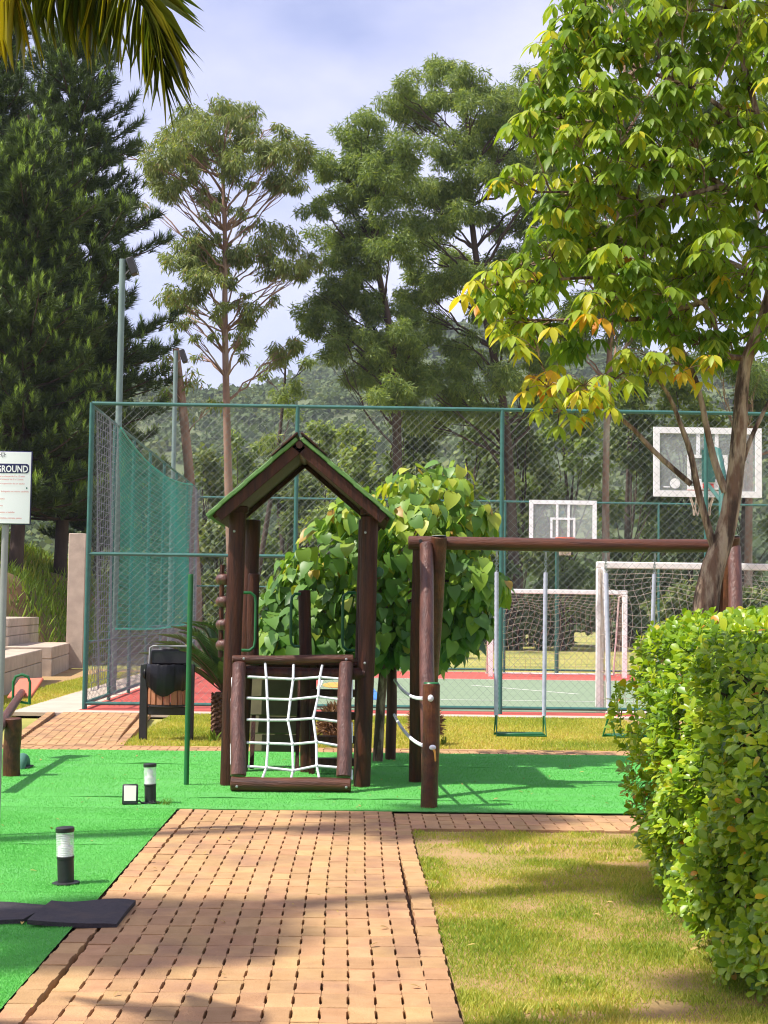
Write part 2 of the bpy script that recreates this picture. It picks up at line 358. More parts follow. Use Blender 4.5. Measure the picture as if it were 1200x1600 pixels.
def scat_arrays(tpl, R, loc, scl, tint):
    V, F = tpl; n = len(loc); k = len(V)
    scl = np.asarray(scl, float)
    if scl.ndim == 1: scl = np.repeat(scl[:, None], 3, 1)
    W = np.einsum('nij,nkj->nki', R, V[None]*scl[:, None, :])+loc[:, None, :]
    by = {}
    for f in F: by.setdefault(len(f), []).append(f)
    off = (np.arange(n)*k)[:, None, None]
    FF = [(np.array(f)[None]+off).reshape(-1, len(f[0])).astype(np.int32) for f in by.values()]
    return W.reshape(-1, 3), FF, np.repeat(tint, k)
def scatter(name, tpl, R, loc, scl, tint, m, parent=None, kind=None, smooth=True):
    V, F, T = scat_arrays(tpl, R, np.asarray(loc), scl, np.asarray(tint))
    o = mesh_obj(name, raw_mesh(name, V-base_of(parent), F, m, T, smooth), parent)
    return tag(o, None, None, None, kind)
def split_leaves(pname, sname, tpl, R, loc, scl, tint, m, parent, n=300, fade=None):
    """the n leaves that show largest become parts of their own, the rest one joined part"""
    loc = np.asarray(loc); tint = np.asarray(tint); scl = np.asarray(scl, float)
    if scl.ndim == 1: scl = np.repeat(scl[:, None], 3, 1)
    x, y, dep = proj_np(loc)
    inside = (x > 5) & (x < 1195) & (y > 5) & (y < 1595)
    face = np.abs(np.einsum('ni,ni->n', R[:, :, 2], norm(loc-np.array([0, 0, CAMH]))))
    # nearest leaf in each small screen cell, then the largest of those
    cell = (np.floor(x/14).astype(int)*4000+np.floor(y/14).astype(int))
    o = np.argsort(dep); first = np.zeros(len(loc), bool); _, ix = np.unique(cell[o], return_index=True); first[o[ix]] = True
    score = np.where(inside & first, (.35+face)*scl[:, 1]*scl[:, 0]/dep**2, -1)
    pick = np.argsort(-score)[:n]; pick = pick[score[pick] > 0]
    var = [raw_mesh(pname, tpl[0], tpl[1], m, np.full(len(tpl[0]), (k+.5)/12)) for k in range(12)]
    b = base_of(parent)
    for i in pick:
        ob = bpy.data.objects.new(pname, var[min(11, int(tint[i]*12))])
        A = Matrix(R[i].tolist()).to_4x4() @ Matrix.Diagonal((*scl[i], 1)); A.translation = Vector(loc[i]-b)
        COL.objects.link(ob); ob.parent = parent; ob.matrix_basis = A
    k = np.ones(len(loc), bool); k[pick] = False
    return scatter(sname, tpl, R[k], loc[k], scl[k], tint[k], m, parent, 'stuff')
def rnd_dirs(n): return norm(rng.normal(size=(n, 3)))
T_DIA = (np.array([(0, 0, 0), (-.09, .45, .02), (0, 1, 0), (.09, .45, .02)], float), [(0, 3, 2, 1)])
T_CARD = (np.array([(0, 0, 0), (-.34, .4, .08), (-.2, .85, 0), (.12, 1, -.05), (.36, .55, .05)], float), [(0, 4, 3, 2, 1)])
T_LEAFQ = (np.array([(0, 0, 0), (-.42, .5, .06), (0, 1, 0), (.38, .45, .06)], float), [(0, 3, 2, 1)])
T_BLADE = (np.array([(-.06, 0, 0), (.06, 0, 0), (.035, .6, .06), (0, 1, .2)], float), [(0, 1, 2), (0, 2, 3)])
T_NEEDLE = (np.array([(-.05, 0, 0), (.05, 0, 0), (0, 1, 0)], float), [(0, 1, 2)])

# ================================================================== SETTING
def sheet(name, x0, x1, y0, y1, z, m, thick=.05, parent=None, kind='structure'):
    o = MB().box(((x0+x1)/2, (y0+y1)/2, z-thick/2), (x1-x0, y1-y0, thick)).build(name, m, parent, smooth=False)
    return tag(o, kind=kind)
PL, PR = -1.24, .42                      # brick path edges
TURF0, TURF1 = 11.0, 15.45               # turf front / far edge
FY = 21.6                                # front fence
FX = at(134, 1000, FY).x                 # court left edge
g = MB(); g.add([(-700, -80, -.09), (700, -80, -.09), (700, 1500, -.09), (-700, 1500, -.09)], [(0, 1, 2, 3)])
tag(g.build('ground', M['field'], smooth=False), kind='structure')
lawn = sheet('front_lawn', PR+.004, 7, 2, 10.13, -.018, M['soil'])
mid_lawn = sheet('middle_lawn', -2.4, 9, 16.02, 21.0, -.018, M['soil'])
side_lawn = sheet('side_lawn', -7.5, -4.75, 14, 36, -.018, M['soil'])
apron = sheet('concrete_apron', -4.72, FX-.06, 20.9, 36, -.004, M['apron'])
curb = sheet('court_curb', FX-.05, 9.5, 21.03, 21.42, -.002, M['apron'], .06)
# court
court = sheet('sports_court', FX-.05, 11.5, 21.43, 36.6, -.001, M['red'], .08)
sheet('playing_surface', -.65, 10.6, 22.1, 32.6, .004, M['court'], .01, court, 'structure')
def stripe(name, a, b, wd, m, z=.008):
    a = np.array(a); b = np.array(b); d = norm(b-a); p = np.array([-d[1], d[0]])*wd/2
    mb = MB(); mb.prism([tuple(a-p), tuple(b-p), tuple(b+p), tuple(a+p)], z, z+.002)
    return tag(mb.build(name, m, court, smooth=False), kind='structure')
stripe('court_line', (-.65, 32.5), (10.6, 32.5), .07, M['line'])
stripe('court_line', (-.6, 24.8), (10.6, 24.8), .05, M['line'])
stripe('court_line', (2.4, 29.8), (4.1, 27.0), .06, M['line'])
stripe('court_line', (-.6, 22.1), (-.6, 32.5), .06, M['line'])
b0 = gnd(573, 1070); b1 = gnd(590, 1094)
stripe('blue_court_mark', (b0.x, b0.y), (b1.x, b1.y), .16, M['blue'])
oc = gnd(522, 1071)
mb = MB(); mb.prism([(oc.x+.22*math.cos(a), oc.y+1.0*math.sin(a)) for a in np.linspace(0, 2*math.pi, 25)[:-1]], .009, .012)
tag(mb.build('orange_court_mark', M['orange'], court, smooth=False), kind='structure')
sheet('court_edge_strip', FX, 11.5, 36.62, 36.85, .0, M['apron'], .06)

# ---- brick paths
def brick_mesh(w_, l_, seed):
    r = np.random.default_rng(seed); g_ = .0035; k = .0052
    x = w_/2-.0003; y = l_/2-.0016
    out = [(-x, -y), (x, -y), (x, -y*.60), (x-k, -y*.48), (x-k, y*.48), (x, y*.60), (x, y), (-x, y), (-x, y*.60), (-x+k, y*.48), (-x+k, -y*.48), (-x, -y*.60)]
    n = len(out)
    V = [(a, b, -.055) for a, b in out]+[(a, b, -.002) for a, b in out]+[(a*(1-.018), b*(1-.012), 0) for a, b in out]
    F = [(i, (i+1) % n, n+(i+1) % n, n+i) for i in range(n)]+[(n+i, n+(i+1) % n, 2*n+(i+1) % n, 2*n+i) for i in range(n)]+[tuple(range(2*n, 3*n))]
    return np.array(V), F
BR = []     # (x, y, rot, w, l)
def lay(x0, x1, y0, y1, bw=.1005, bl=.2, skew=0, lst=None):
    nx = round((x1-x0)/bw); bw2 = (x1-x0)/nx
    for i in range(nx):
        off = random.uniform(-.012, .012)
        y = y0+off
        while y < y1-.03:
            l_ = min(bl, y1-y)
            xx = x0+(i+.5)*bw2+skew*(y-y0)+.008*math.sin(y*1.3+i*.05)
            (BR if lst is None else lst).append((xx, y+l_/2, 0, bw2, l_)); y += bl
brick_path = sheet('brick_path', PL-.003, PR+.003, 2, TURF0, -.045, M['joint'], .05)
cross_path = sheet('brick_crossing', PR+.0035, 7, 10.131, 10.998, -.045, M['joint'], .05)
back_path = sheet('back_brick_path', -3.7, 9, TURF1+.01, 16.01, -.045, M['joint'], .05)
lst_main = []; lst_cross = []; lst_back = []
lay(PL+.1145, PR-.1145, 3.6, TURF0-.01, lst=lst_main)
for sx in (PL+.055, PR-.055):            # edging bricks, a wider dark groove inside them
    y = 3.6
    while y < TURF0-.02-(.85 if sx > 0 else 0):
        lst_main.append((sx+.006*math.sin(y*1.9), y+.1, 0, .105, .2)); y += .2015
lay(PR-.105, 6.9, 10.15, 10.89, lst=lst_cross)
lay(-3.6, 8.9, TURF1+.02, 15.88, lst=lst_back)
y = -3.6
while y < 8.9: lst_back.append((y, 15.945, math.pi/2, .105, .2)); y += .202
def lay_path(parent, lst, maxn):
    lst = np.array(lst); P = np.c_[lst[:, 0], lst[:, 1], np.zeros(len(lst))]
    x, y, d = proj_np(P); vis = (x > -20) & (x < 1220) & (y < 1625)
    order = np.argsort(np.where(vis, d, 1e9))[:maxn]; order = [i for i in order if vis[i]]
    var = [raw_mesh('brick', *brick_mesh(.1005, .2, s), M['brick'], smooth=False) for s in range(3)]
    sel = set(order)
    for i in order:
        ob = bpy.data.objects.new('brick', random.choice(var)); COL.objects.link(ob); ob.parent = parent
        xx, yy, rz, w_, l_ = lst[i]
        ob.location = (xx, yy, random.uniform(-.0022, .0018)); ob.scale = (w_/.1005, l_/.2, 1)
        ob.rotation_euler = (random.gauss(0, .006), random.gauss(0, .010), rz+random.gauss(0, .006))
    rest = [i for i in range(len(lst)) if i not in sel]
    if rest:
        V0, F0 = brick_mesh(.1005, .2, 5); q = lst[rest]
        R = np.array([rotm(random.gauss(0, .006), random.gauss(0, .01), a+random.gauss(0, .009)) for a in q[:, 2]])
        loc = np.c_[q[:, 0], q[:, 1], rng.uniform(-.002, .002, len(q))]
        scatter('paving', (V0, F0), R, loc, np.c_[q[:, 3]/.1005, q[:, 4]/.2, np.ones(len(q))], rng.random(len(q)), M['brick_m'], parent, 'stuff', smooth=False)
lay_path(brick_path, lst_main, 300)
lay_path(cross_path, lst_cross, 120)
lay_path(back_path, lst_back, 0)
side_path = MB(); side_path.prism([(-3.62, 16.02), (-2.42, 16.02), (-2.78, 21.0), (-4.2, 21.0)], -.09, -.045)
side_path = tag(side_path.build('side_brick_path', M['joint'], smooth=False), kind='structure')
lst_side = []; lay(-3.55, -2.5, 16.03, 20.98, bw=.105, skew=-.09, lst=lst_side)
for y in np.arange(16.1, 20.9, .205):
    lst_side.append((-2.44-.075*(y-16), y, .08, .1, .2)); lst_side.append((-3.62-.105*(y-16), y, .1, .1, .2))
lay_path(side_path, lst_side, 0)

# ---- artificial turf: rolls laid side by side, near edges lifting here and there
tbase = sheet('turf_underlay', -7, PL-.004, 2, TURF0, -.04, M['joint'])
sheet('turf_underlay', -7, 7, TURF0+.002, TURF1, -.04, M['joint'])
def turf_roll(x0, x1, y0, y1, seed, lift=1.0):
    r = np.random.default_rng(seed); nx = max(8, int((x1-x0)/.06)); xs = np.linspace(x0, x1, nx)
    ys = np.array([0, .01, .05, .12, .3, .6, 1])*1.0; D = y1-y0
    yl = np.array([y0, y0+.012, y0+.05, y0+.11, y0+.2, (y0+y1)/2, y1-.01]) if D > .4 else np.linspace(y0, y1-.01, 7)
    e = np.zeros(nx)
    for k in range(max(1, int((x1-x0)*1.1))):
        c = r.uniform(x0, x1); s = r.uniform(.05, .22); e += np.exp(-((xs-c)/s)**2)*r.uniform(.002, .011)
    e = np.minimum(e*lift, .014); fall = [1, .95, .6, .22, .05, 0, 0]
    V = []
    for j, y in enumerate(yl):
        for i, x in enumerate(xs):
            V.append((x, y+(.006*math.sin(x*3+seed) if 0 < j < 6 else 0), .004+e[i]*fall[j]+.0015*math.sin(x*5+y*7)))
    F = [(j*nx+i, j*nx+i+1, (j+1)*nx+i+1, (j+1)*nx+i) for j in range(6) for i in range(nx-1)]
    n0 = len(V); V += [(x, y0+.001, .004+e[i]-.008) for i, x in enumerate(xs)]
    F += [(n0+i, n0+i+1, i+1, i) for i in range(nx-1)]
    mb = MB(); mb.add(V, F); o = mb.build('turf_roll', M['turf'], None); o['kind'] = 'structure'
tb = [TURF0+.004, 11.62, 12.9, 14.1, TURF1]
for k in range(4): turf_roll(-7, 7, tb[k], tb[k+1], k+3, 1.0 if k else .1)
lb = [2.2, 4.6, 6.2, 7.75, 9.3, 10.4, TURF0]
for k in range(6): turf_roll(-7, PL-.004, lb[k], lb[k+1], k+20, .75)

# ---- terrain: bank on the left, hills behind
def grid_obj(name, xs, ys, hf, m, kind='structure'):
    X, Y = np.meshgrid(xs, ys); Z = hf(X, Y); nx, ny = len(xs), len(ys)
    V = np.c_[X.ravel(), Y.ravel(), Z.ravel()]
    i = (np.arange(ny-1)[:, None]*nx+np.arange(nx-1)[None]).ravel()
    F = [np.c_[i, i+1, i+nx+1, i+nx].astype(np.int32)]
    return tag(mesh_obj(name, raw_mesh(name, V, F, m)), kind=kind)
def sst(x): x = np.clip(x, 0, 1); return x*x*(3-2*x)
def bank_h(X, Y):
    d = -X-7.0-1.75*sst((39.5-Y)/2.5)
    h = .5*sst(d/.4)+1.9*sst((d-.1)/1.8)+1.7*sst((d-1.2)/5)+1.5*sst((d-5)/14)
    h *= sst((Y-22)/9)*(1-.75*sst((Y-52)/30))
    return h-.25+.12*np.sin(X*1.3+Y*.7)+.1*np.sin(X*.6-Y*1.1)
grid_obj('grass_bank', np.concatenate([np.linspace(-60, -16, 30), np.linspace(-15.5, -6.6, 60)]), np.linspace(20, 95, 130), bank_h, M['bank'])
def hill_h(X, Y):
    t = sst((Y-115)/620)
    ridge = 104+9*np.sin(X*.011+1.0)+6*np.sin(X*.027+.5)+.05*X
    return t*ridge+t*8*np.sin(X*.03+Y*.02)-.5+2*np.sin(X*.05)*sst((Y-110)/60)
M['hill'] = mat('hill_ground', (.07, .10, .035), (.10, .12, .045), .02, rough=1, c3=(.06, .09, .03), s3=.006, coord='World')
grid_obj('hills', np.linspace(-420, 520, 120), np.concatenate([np.linspace(108, 300, 50), np.linspace(305, 800, 60)]), hill_h, M['hill'])

# ================================================================== FENCES, NETS, COURT FURNITURE
FH = at(134, 630, FY).z
def chain_panel(mb, o, ux, w_, h_, step=.118, r=.0019):
    ux = np.array(ux, float); uz = np.array([0, 0, 1.]); o = np.array(o, float); nrm = np.cross(ux, uz)
    for sg in (0, 1):
        c = step
        while c < w_+h_:
            a = (max(0, c-h_), min(c, h_)); b = (min(w_, c), max(0, c-w_))
            p, q = (a, b) if sg == 0 else ((w_-a[0], a[1]), (w_-b[0], b[1]))
            if abs(p[0]-q[0]) > .01:
                mb.tube([o+ux*p[0]+uz*p[1]+nrm*(.002*sg), o+ux*q[0]+uz*q[1]+nrm*(.002*sg)], r, 3, False)
            c += step
    return mb
def fence(name, a, b, h, n, label, rails, wm, postr=.03, wr=.0019, group='green chain link fences round the court', end=True):
    a = np.array([*a, 0.]); b = np.array([*b, 0.]); d = b-a; Lh = np.linalg.norm(d); u = d/Lh
    t = thing('chain_link_fence', a, label, 'fence', group)
    for k in range(n+1):
        if k == n and not end: break
        p = a+u*Lh*k/n
        MB().tube([p+[0, 0, -.04], p+[0, 0, h+.01]], postr, 10).build('post', M['fencegreen'], t)
    for z, r, k0, k1 in rails:
        MB().tube([a+u*(Lh*k0/n)+[0, 0, z], a+u*(Lh*k1/n)+[0, 0, z]], r, 8).build('rail', M['fencegreen'], t)
    for k in range(n):
        chain_panel(MB(), a+u*(Lh*k/n)+np.array([0, 0, .07]), u, Lh/n, h-.1, r=wr).build('wire_mesh', wm, t, kind='stuff')
    return t
SP = (at(783, 900, FY).x-FX)/2
fence('chain_link_fence', (FX, FY), (FX+SP*4, FY), FH, 4, 'green chain link fence along the near side of the court, behind the swings', [(FH, .027, 0, 4), (.085, .025, 0, 4), (2.22, .025, 0, 1)], M['wire'])
FARY = 36.3
FHF = at(600, 781, FARY).z
fence('chain_link_fence', (FX, FARY), (FX+15.0, FARY), FHF, 4, 'far green chain link fence beyond the court, in front of the field', [(FHF, .028, 0, 4), (.08, .025, 0, 4), (2.0, .022, 0, 1)], M['wire_far'], wr=.0014)
fence('chain_link_fence', (FX, FY+.08), (FX, FARY-.05), FH-.05, 7, 'green fence side running back beside the bleachers', [(FH-.03, .024, 0, 7), (.085, .03, 0, 7), (.95, .02, 0, 7)], M['wire_far'])
def net_grid(mb, P, nu, nv, r=.004):
    """P(u,v) -> point; lines both ways"""
    for i in range(nu+1): mb.tube([P(i/nu, j/nv) for j in range(nv+1)][::max(1, nv//14)]+[P(i/nu, 1.0)], r, 3, False)
    for j in range(nv+1): mb.tube([P(i/nu, j/nv) for i in range(nu+1)][::max(1, nu//14)]+[P(1.0, j/nv)], r, 3, False)
    return mb
def side_net(y0, y1, z0f, z1f, m, nu, nv, r, x, wave):
    def P(u, v):
        y = y0+(y1-y0)*u; a, b = z0f(u), z1f(u)
        return np.array([x+wave*math.sin(u*9+v*4), y, a+(b-a)*v])
    return net_grid(MB(), P, nu, nv, r)
t = thing('sports_net', (FX+.06, 21.8, 0), 'grey sports netting hung over the near end of the side fence', 'net', 'grey nets on the side fence')
side_net(21.75, 23.5, lambda u: .25, lambda u: FH-.08, M['greynet'], 15, 34, .0045, FX+.07, .03).build('netting', M['greynet'], t, kind='stuff')
t = thing('sports_net', (FX+.06, 23.6, 0), 'low grey sports netting along the foot of the side fence under the green net', 'net', 'grey nets on the side fence')
side_net(23.52, 34.2, lambda u: .1, lambda u: 1.12, M['greynet'], 90, 9, .0045, FX+.07, .03).build('netting', M['greynet'], t, kind='stuff')
t = thing('sports_net', (FX+.06, 34.3, 0), 'grey sports netting hung over the far end of the side fence', 'net', 'grey nets on the side fence')
side_net(34.25, 36.2, lambda u: .2, lambda u: FH-.1, M['greynet'], 17, 34, .0045, FX+.07, .02).build('netting', M['greynet'], t, kind='stuff')
t = thing('shade_net', (FX+.1, 23.6, 1.1), 'sagging green net hung along the side fence', 'net')
def gz(u): return FH-.12-.3*4*u*(1-u)*(1-.3*u)
side_net(23.55, 34.1, lambda u: 1.12-.06*math.sin(u*3.1), gz, M['greennet'], 110, 46, .0038, FX+.12, .04).build('netting', M['greennet'], t, kind='stuff')
MB().tube([(FX+.12, 23.55+10.55*u, gz(u)) for u in np.linspace(0, 1, 20)], .016, 6).build('edge_rope', M['greennet'], t)
MB().tube([(FX+.12, 23.55+10.55*u, 1.12-.06*math.sin(u*3.1)) for u in np.linspace(0, 1, 20)], .016, 6).build('edge_rope', M['greennet'], t)
# light poles
def light_pole(px, pyt, pyb, Y, label, r, flood):
    p = at(px, pyb, Y); top = at(px+(3 if flood else 2), pyt, Y)
    t = thing('light_pole', (p.x, Y, 0), label, 'light pole', 'tall light poles beside the court')
    MB().tube([(p.x, Y, -.05), (p.x, Y, 3.4), (p.x, Y, 3.401), (p.x, Y, top.z)], [r*1.25, r*1.2, r, r], 14).build('pole', M['pole'], t)
    MB().tube([(p.x, Y, top.z-.3), (p.x+.14, Y, top.z-.16)], .012, 6).build('bracket', M['steel'], t)
    f = MB().box((p.x+.17, Y, top.z-.12), (.13, .2, .3), rotm(0, -.35, 0), .015).build('floodlight_head', M['black'], t)
    MB().box((p.x+.236, Y-.01, top.z-.15), (.012, .17, .25), rotm(0, -.35, 0)).build('lens', M['steel'], f)
light_pole(175, 405, 1080, 25.4, 'tall grey green light pole with small floodlight just outside the near side fence', .055, True)
light_pole(264, 548, 1040, 33.5, 'thinner distant light pole seen through the green net', .05, False)
# goals
def goal(xl, xr, Y, h, back, label, mouth):
    t = thing('football_goal', ((xl+xr)/2, Y, 0), label, 'goal', 'white football goals on the court')
    r = .055
    for x in (xl, xr):
        MB().box((x, Y, h/2), (.11, .10, h), None, .012).build('goalpost', M['goalwhite'], t)
    MB().box(((xl+xr)/2, Y, h+.05), (xr-xl+.11, .10, .10), None, .012).build('crossbar', M['goalwhite'], t)
    mb = MB()
    for x in (xl+.03, xr-.03):
        mb.tube([(x, Y+back*.06, h), (x, Y+back*.45, h-.05), (x, Y+back*.7, h*.5), (x, Y+back, .03)], .02, 8)
    mb.tube([(xl, Y+back, .03), (xr, Y+back, .03)], .02, 8)
    mb.build('net_frame', M['goalwhite'], t)
    mb = MB(); r_ = np.random.default_rng(int(Y))
    ph = r_.random(8)*6
    def P(u, v):
        sag = .09*math.sin(math.pi*v)*math.sin(u*13+ph[0])+.05*math.sin(u*31+v*5)
        s = np.interp(v, [0, .25, .6, 1], [1.0, .86, .45, .06]); z = np.interp(v, [0, .3, .62, 1], [.03, h*.42, h*.8, h])
        return np.array([xl+(xr-xl)*u+.05*math.sin(v*11+u*7+ph[1]), Y+back*s+sag*back*.4, z+.06*math.sin(u*17+v*3+ph[2])*math.sin(math.pi*v)])
    net_grid(mb, P, 24, 15, .0034)
    for x in (xl, xr):
        def Q(u, v, x=x):
            s = np.interp(v, [0, .25, .6, 1], [1.0, .86, .45, .06])
            return np.array([x, Y+back*s*u, np.interp(v, [0, .3, .62, 1], [.03, h*.42, h*.8, h])])
        net_grid(mb, Q, 7, 15, .0034)
    mb.build('net', M['cord'], t, kind='stuff')
gx = at(937, 1000, 22.3).x
goal(gx, gx+3.1, 22.3, at(937, 888, 22.3).z, -.55, 'nearer white football goal with beige net, partly behind the hedge', -1)
g0, g1 = at(767, 1000, 34.0).x, at(976, 1000, 34.0).x
goal(g0, g1, 34.0, at(870, 928, 34.0).z, 1.3, 'far white football goal at the other end of the court', 1)
def hoop(px0, px1, pyt, pyb, Y, dirn, label, near):
    a = at(px0, pyt, Y); b = at(px1, pyb, Y); x0, x1 = a.x, b.x; z1, z0 = a.z, b.z; cx = (x0+x1)/2; W = x1-x0; Hh = z1-z0
    t = thing('basketball_hoop', (cx, Y-dirn*.9, 0), label, 'basketball hoop', 'basketball hoops on the court')
    bw = .095; yb = Y
    fr = MB()
    fr.box((cx, yb, z1-bw/2), (W, .04, bw)); fr.box((cx, yb, z0+bw/2), (W, .04, bw))
    for x in (x0+bw/2, x1-bw/2): fr.box((x, yb, (z0+z1)/2), (bw, .038, Hh-2*bw))
    fr.build('backboard_frame', M['white'], t, smooth=False)
    MB().box((cx, yb, (z0+z1)/2), (W-2*bw, .012, Hh-2*bw)).build('backboard', M['glass'], t, smooth=False)
    iw, ih = W*.37, Hh*.5; iz = z0+bw+.02; ib = .05; f = -dirn*.012 if False else 0
    q = MB()
    for x in (cx-iw/2+ib/2, cx+iw/2-ib/2): q.box((x, yb, iz+ih/2), (ib, .022, ih))
    q.box((cx, yb, iz+ih-ib/2), (iw-2*ib, .022, ib)); q.box((cx, yb, iz+ib/2), (iw-2*ib, .022, ib))
    q.build('target_square', M['white'], t, smooth=False)
    sw = .055
    for x in (cx-W*.085, cx+W*.085):
        q = MB(); q.box((x, yb, (iz+ih+.001+z1-bw)/2), (sw, .02, z1-bw-iz-ih-.003)) if near else q.box((x, yb, (iz+ib+.002+z1-bw)/2), (sw, .03, z1-bw-iz-ib-.006))
        q.build('brace_strip', M['white'], t, smooth=False)
    rz = z0+.14; ry = yb+dirn*.38
    an = np.linspace(0, 2*math.pi, 25)
    MB().tube([(cx+.225*math.cos(a), ry+.225*math.sin(a), rz) for a in an], .012, 6, False).build('rim', M['seat'], t)
    MB().box((cx, yb+dirn*.08, rz-.02), (.18, .12, .10), None, .01).build('rim_bracket', M['seat'], t)
    nb = MB()
    for k in range(12):
        for s_ in (1, -1):
            pts = [(cx+rr*math.cos(k*math.pi/6+s_*tt), ry+rr*math.sin(k*math.pi/6+s_*tt), z) for rr, tt, z in ((.22, 0, rz), (.18, .26, rz-.14), (.14, .5, rz-.28), (.13, .78, rz-.40))]
            nb.tube(pts, .0065, 4)
    nb.build('hoop_net', M['cord'], t)
    pb = yb-dirn*.95
    MB().tube([(cx, pb, -.03), (cx, pb, rz+.1), (cx, pb+dirn*.3, rz+.5), (cx, yb-dirn*.04, rz+.62)], .06 if near else .05, 12).build('support_post', M['fencegreen'], t)
    MB().tube([(cx, pb, rz-.3), (cx, yb-dirn*.04, rz+.05)], .03, 8).build('support_arm', M['fencegreen'], t)
    if near:
        MB().box((cx, yb-dirn*.05, rz+.34), (.2, .02, .5)).build('mount_plate', M['fencegreen'], t, smooth=False)
        MB().box((cx, yb-dirn*.032, z0+bw+.1), (.42, .015, .16), None, .004).build('mount_plate', M['white'], t)
        MB().box((cx, yb-dirn*.045, z0+bw+.075), (.17, .008, .075)).build('red_label', M['redprint'], t, smooth=False)
        MB().lathe([(.08, -.003), (.08, .003)], (x0+bw+.24, yb-dirn*.014, z0+bw+.11), 16, rotm(math.pi/2, 0, 0)).build('round_emblem', M['white'], t)
        MB().box((x0+bw+.11, yb-dirn*.014, z0+bw+.055), (.1, .006, .02)).build('emblem_stroke', M['white'], t, smooth=False)
    return t
hoop(1021, 1190, 667, 778, 23.0, 1, 'nearer basketball hoop with clear white framed backboard above the hedge', True)
hoop(827, 932, 781, 852, 34.9, -1, 'far basketball hoop with clear white framed backboard above the swing beam', False)

# concrete bleachers and pillar
ux = np.array([-.09, 1, 0]); ux = ux/np.linalg.norm(ux); vx = np.array([-1, -.09, 0])/np.linalg.norm([1, .09])
o0 = np.array([-5.62, 24., 0])
ble = thing('concrete_bleacher', o0, 'stepped concrete block bleachers left of the court', 'bleachers')
RB = np.stack([ux, vx, [0, 0, 1]], axis=-1)
def bblock(s0, s1, d0, d1, z0, z1):
    c = o0+ux*(s0+s1)/2+vx*(d0+d1)/2+np.array([0, 0, (z0+z1)/2])
    MB().box(c, (s1-s0, d1-d0, z1-z0), RB, .012).build('concrete_block', M['concrete'], ble)
for s0, s1 in ((-9, 6.3), (8.0, 12.5)):
    bblock(s0, s1, 0, .97, -.05, .345); bblock(s0, s1, .006, .98, .352, .6)
bblock(6.31, 7.99, .45, .97, -.05, .33)
for s0, s1 in ((-9, 7.2), (8.7, 14.2)):
    bblock(s0, s1, 1.0, 1.9, .3, .80); bblock(s0, s1, 1.006, 1.9, .807, 1.0); bblock(s0, s1, 1.0, 1.9, 1.007, 1.19)
bblock(7.21, 8.69, 1.4, 1.9, .3, .88)
bblock(-9, 8.4, 1.95, 2.3, .5, 1.42)
pc = at(120, 960, 36.0)
t = thing('concrete_pillar', (pc.x, 36, 0), 'plain square concrete pillar standing at the end of the bleachers', 'pillar')
MB().box((pc.x, 36.0, at(120, 834, 36).z/2), (.40, .42, at(120, 834, 36).z), None, .012).build('shaft', M['concrete'], t)

# ================================================================== PLAY EQUIPMENT
# ---- climbing tower
TY0, TY1 = 12.5, 13.55
xl, xr = at(366, 1100, TY0).x, at(571, 1100, TY0).x
tw = thing('climbing_tower', ((xl+xr)/2, 13, 0), 'dark log play tower with green edged gable roof and rope climbing net', 'play tower')
ztop = at(366, 800, TY0).z
log(MB(), (xl-.03, TY0, -.03), (xl, TY0, ztop), .076, .070, 1).build('post', M['wood_dark'], tw)
log(MB(), (xr-.02, TY0, -.03), (xr+.015, TY0, ztop-.02), .07, .074, 2).build('post', M['wood_dark'], tw)
log(MB(), (xl-.02, TY1, -.03), (xl+.06, TY1, at(380, 812, TY1).z), .07, .066, 3).build('post', M['wood_dark'], tw)
log(MB(), (xr-.02, TY1, -.03), (xr-.005, TY1, at(575, 812, TY1).z), .07, .07, 4).build('post', M['wood_dark'], tw)
xm = at(475, 950, TY1).x
log(MB(), (xm+.05, TY1+.02, -.03), (xm, TY1+.02, at(475, 922, TY1).z), .058, .056, 5).build('middle_post', M['wood_dark'], tw)
log(MB(), (xl+.085, TY1-.15, .9), (xl+.085, TY1-.15, at(385, 896, TY1-.15).z), .055, .05, 6).build('short_post', M['wood_dark'], tw)
zp = 1.03
for k in range(8):
    y0 = TY0+.02+k*(TY1-TY0)/8
    MB().box(((xl+xr)/2, y0+.06, zp-.02), (xr-xl-.14, .118, .035), None, .005).build('platform_plank', M['wood_dark'], tw)
for y in (TY0-.02, TY1+.02):
    log(MB(), (xl, y, zp-.1), (xr, y, zp-.1), .05, .05, 8).build('platform_beam', M['wood_dark'], tw)
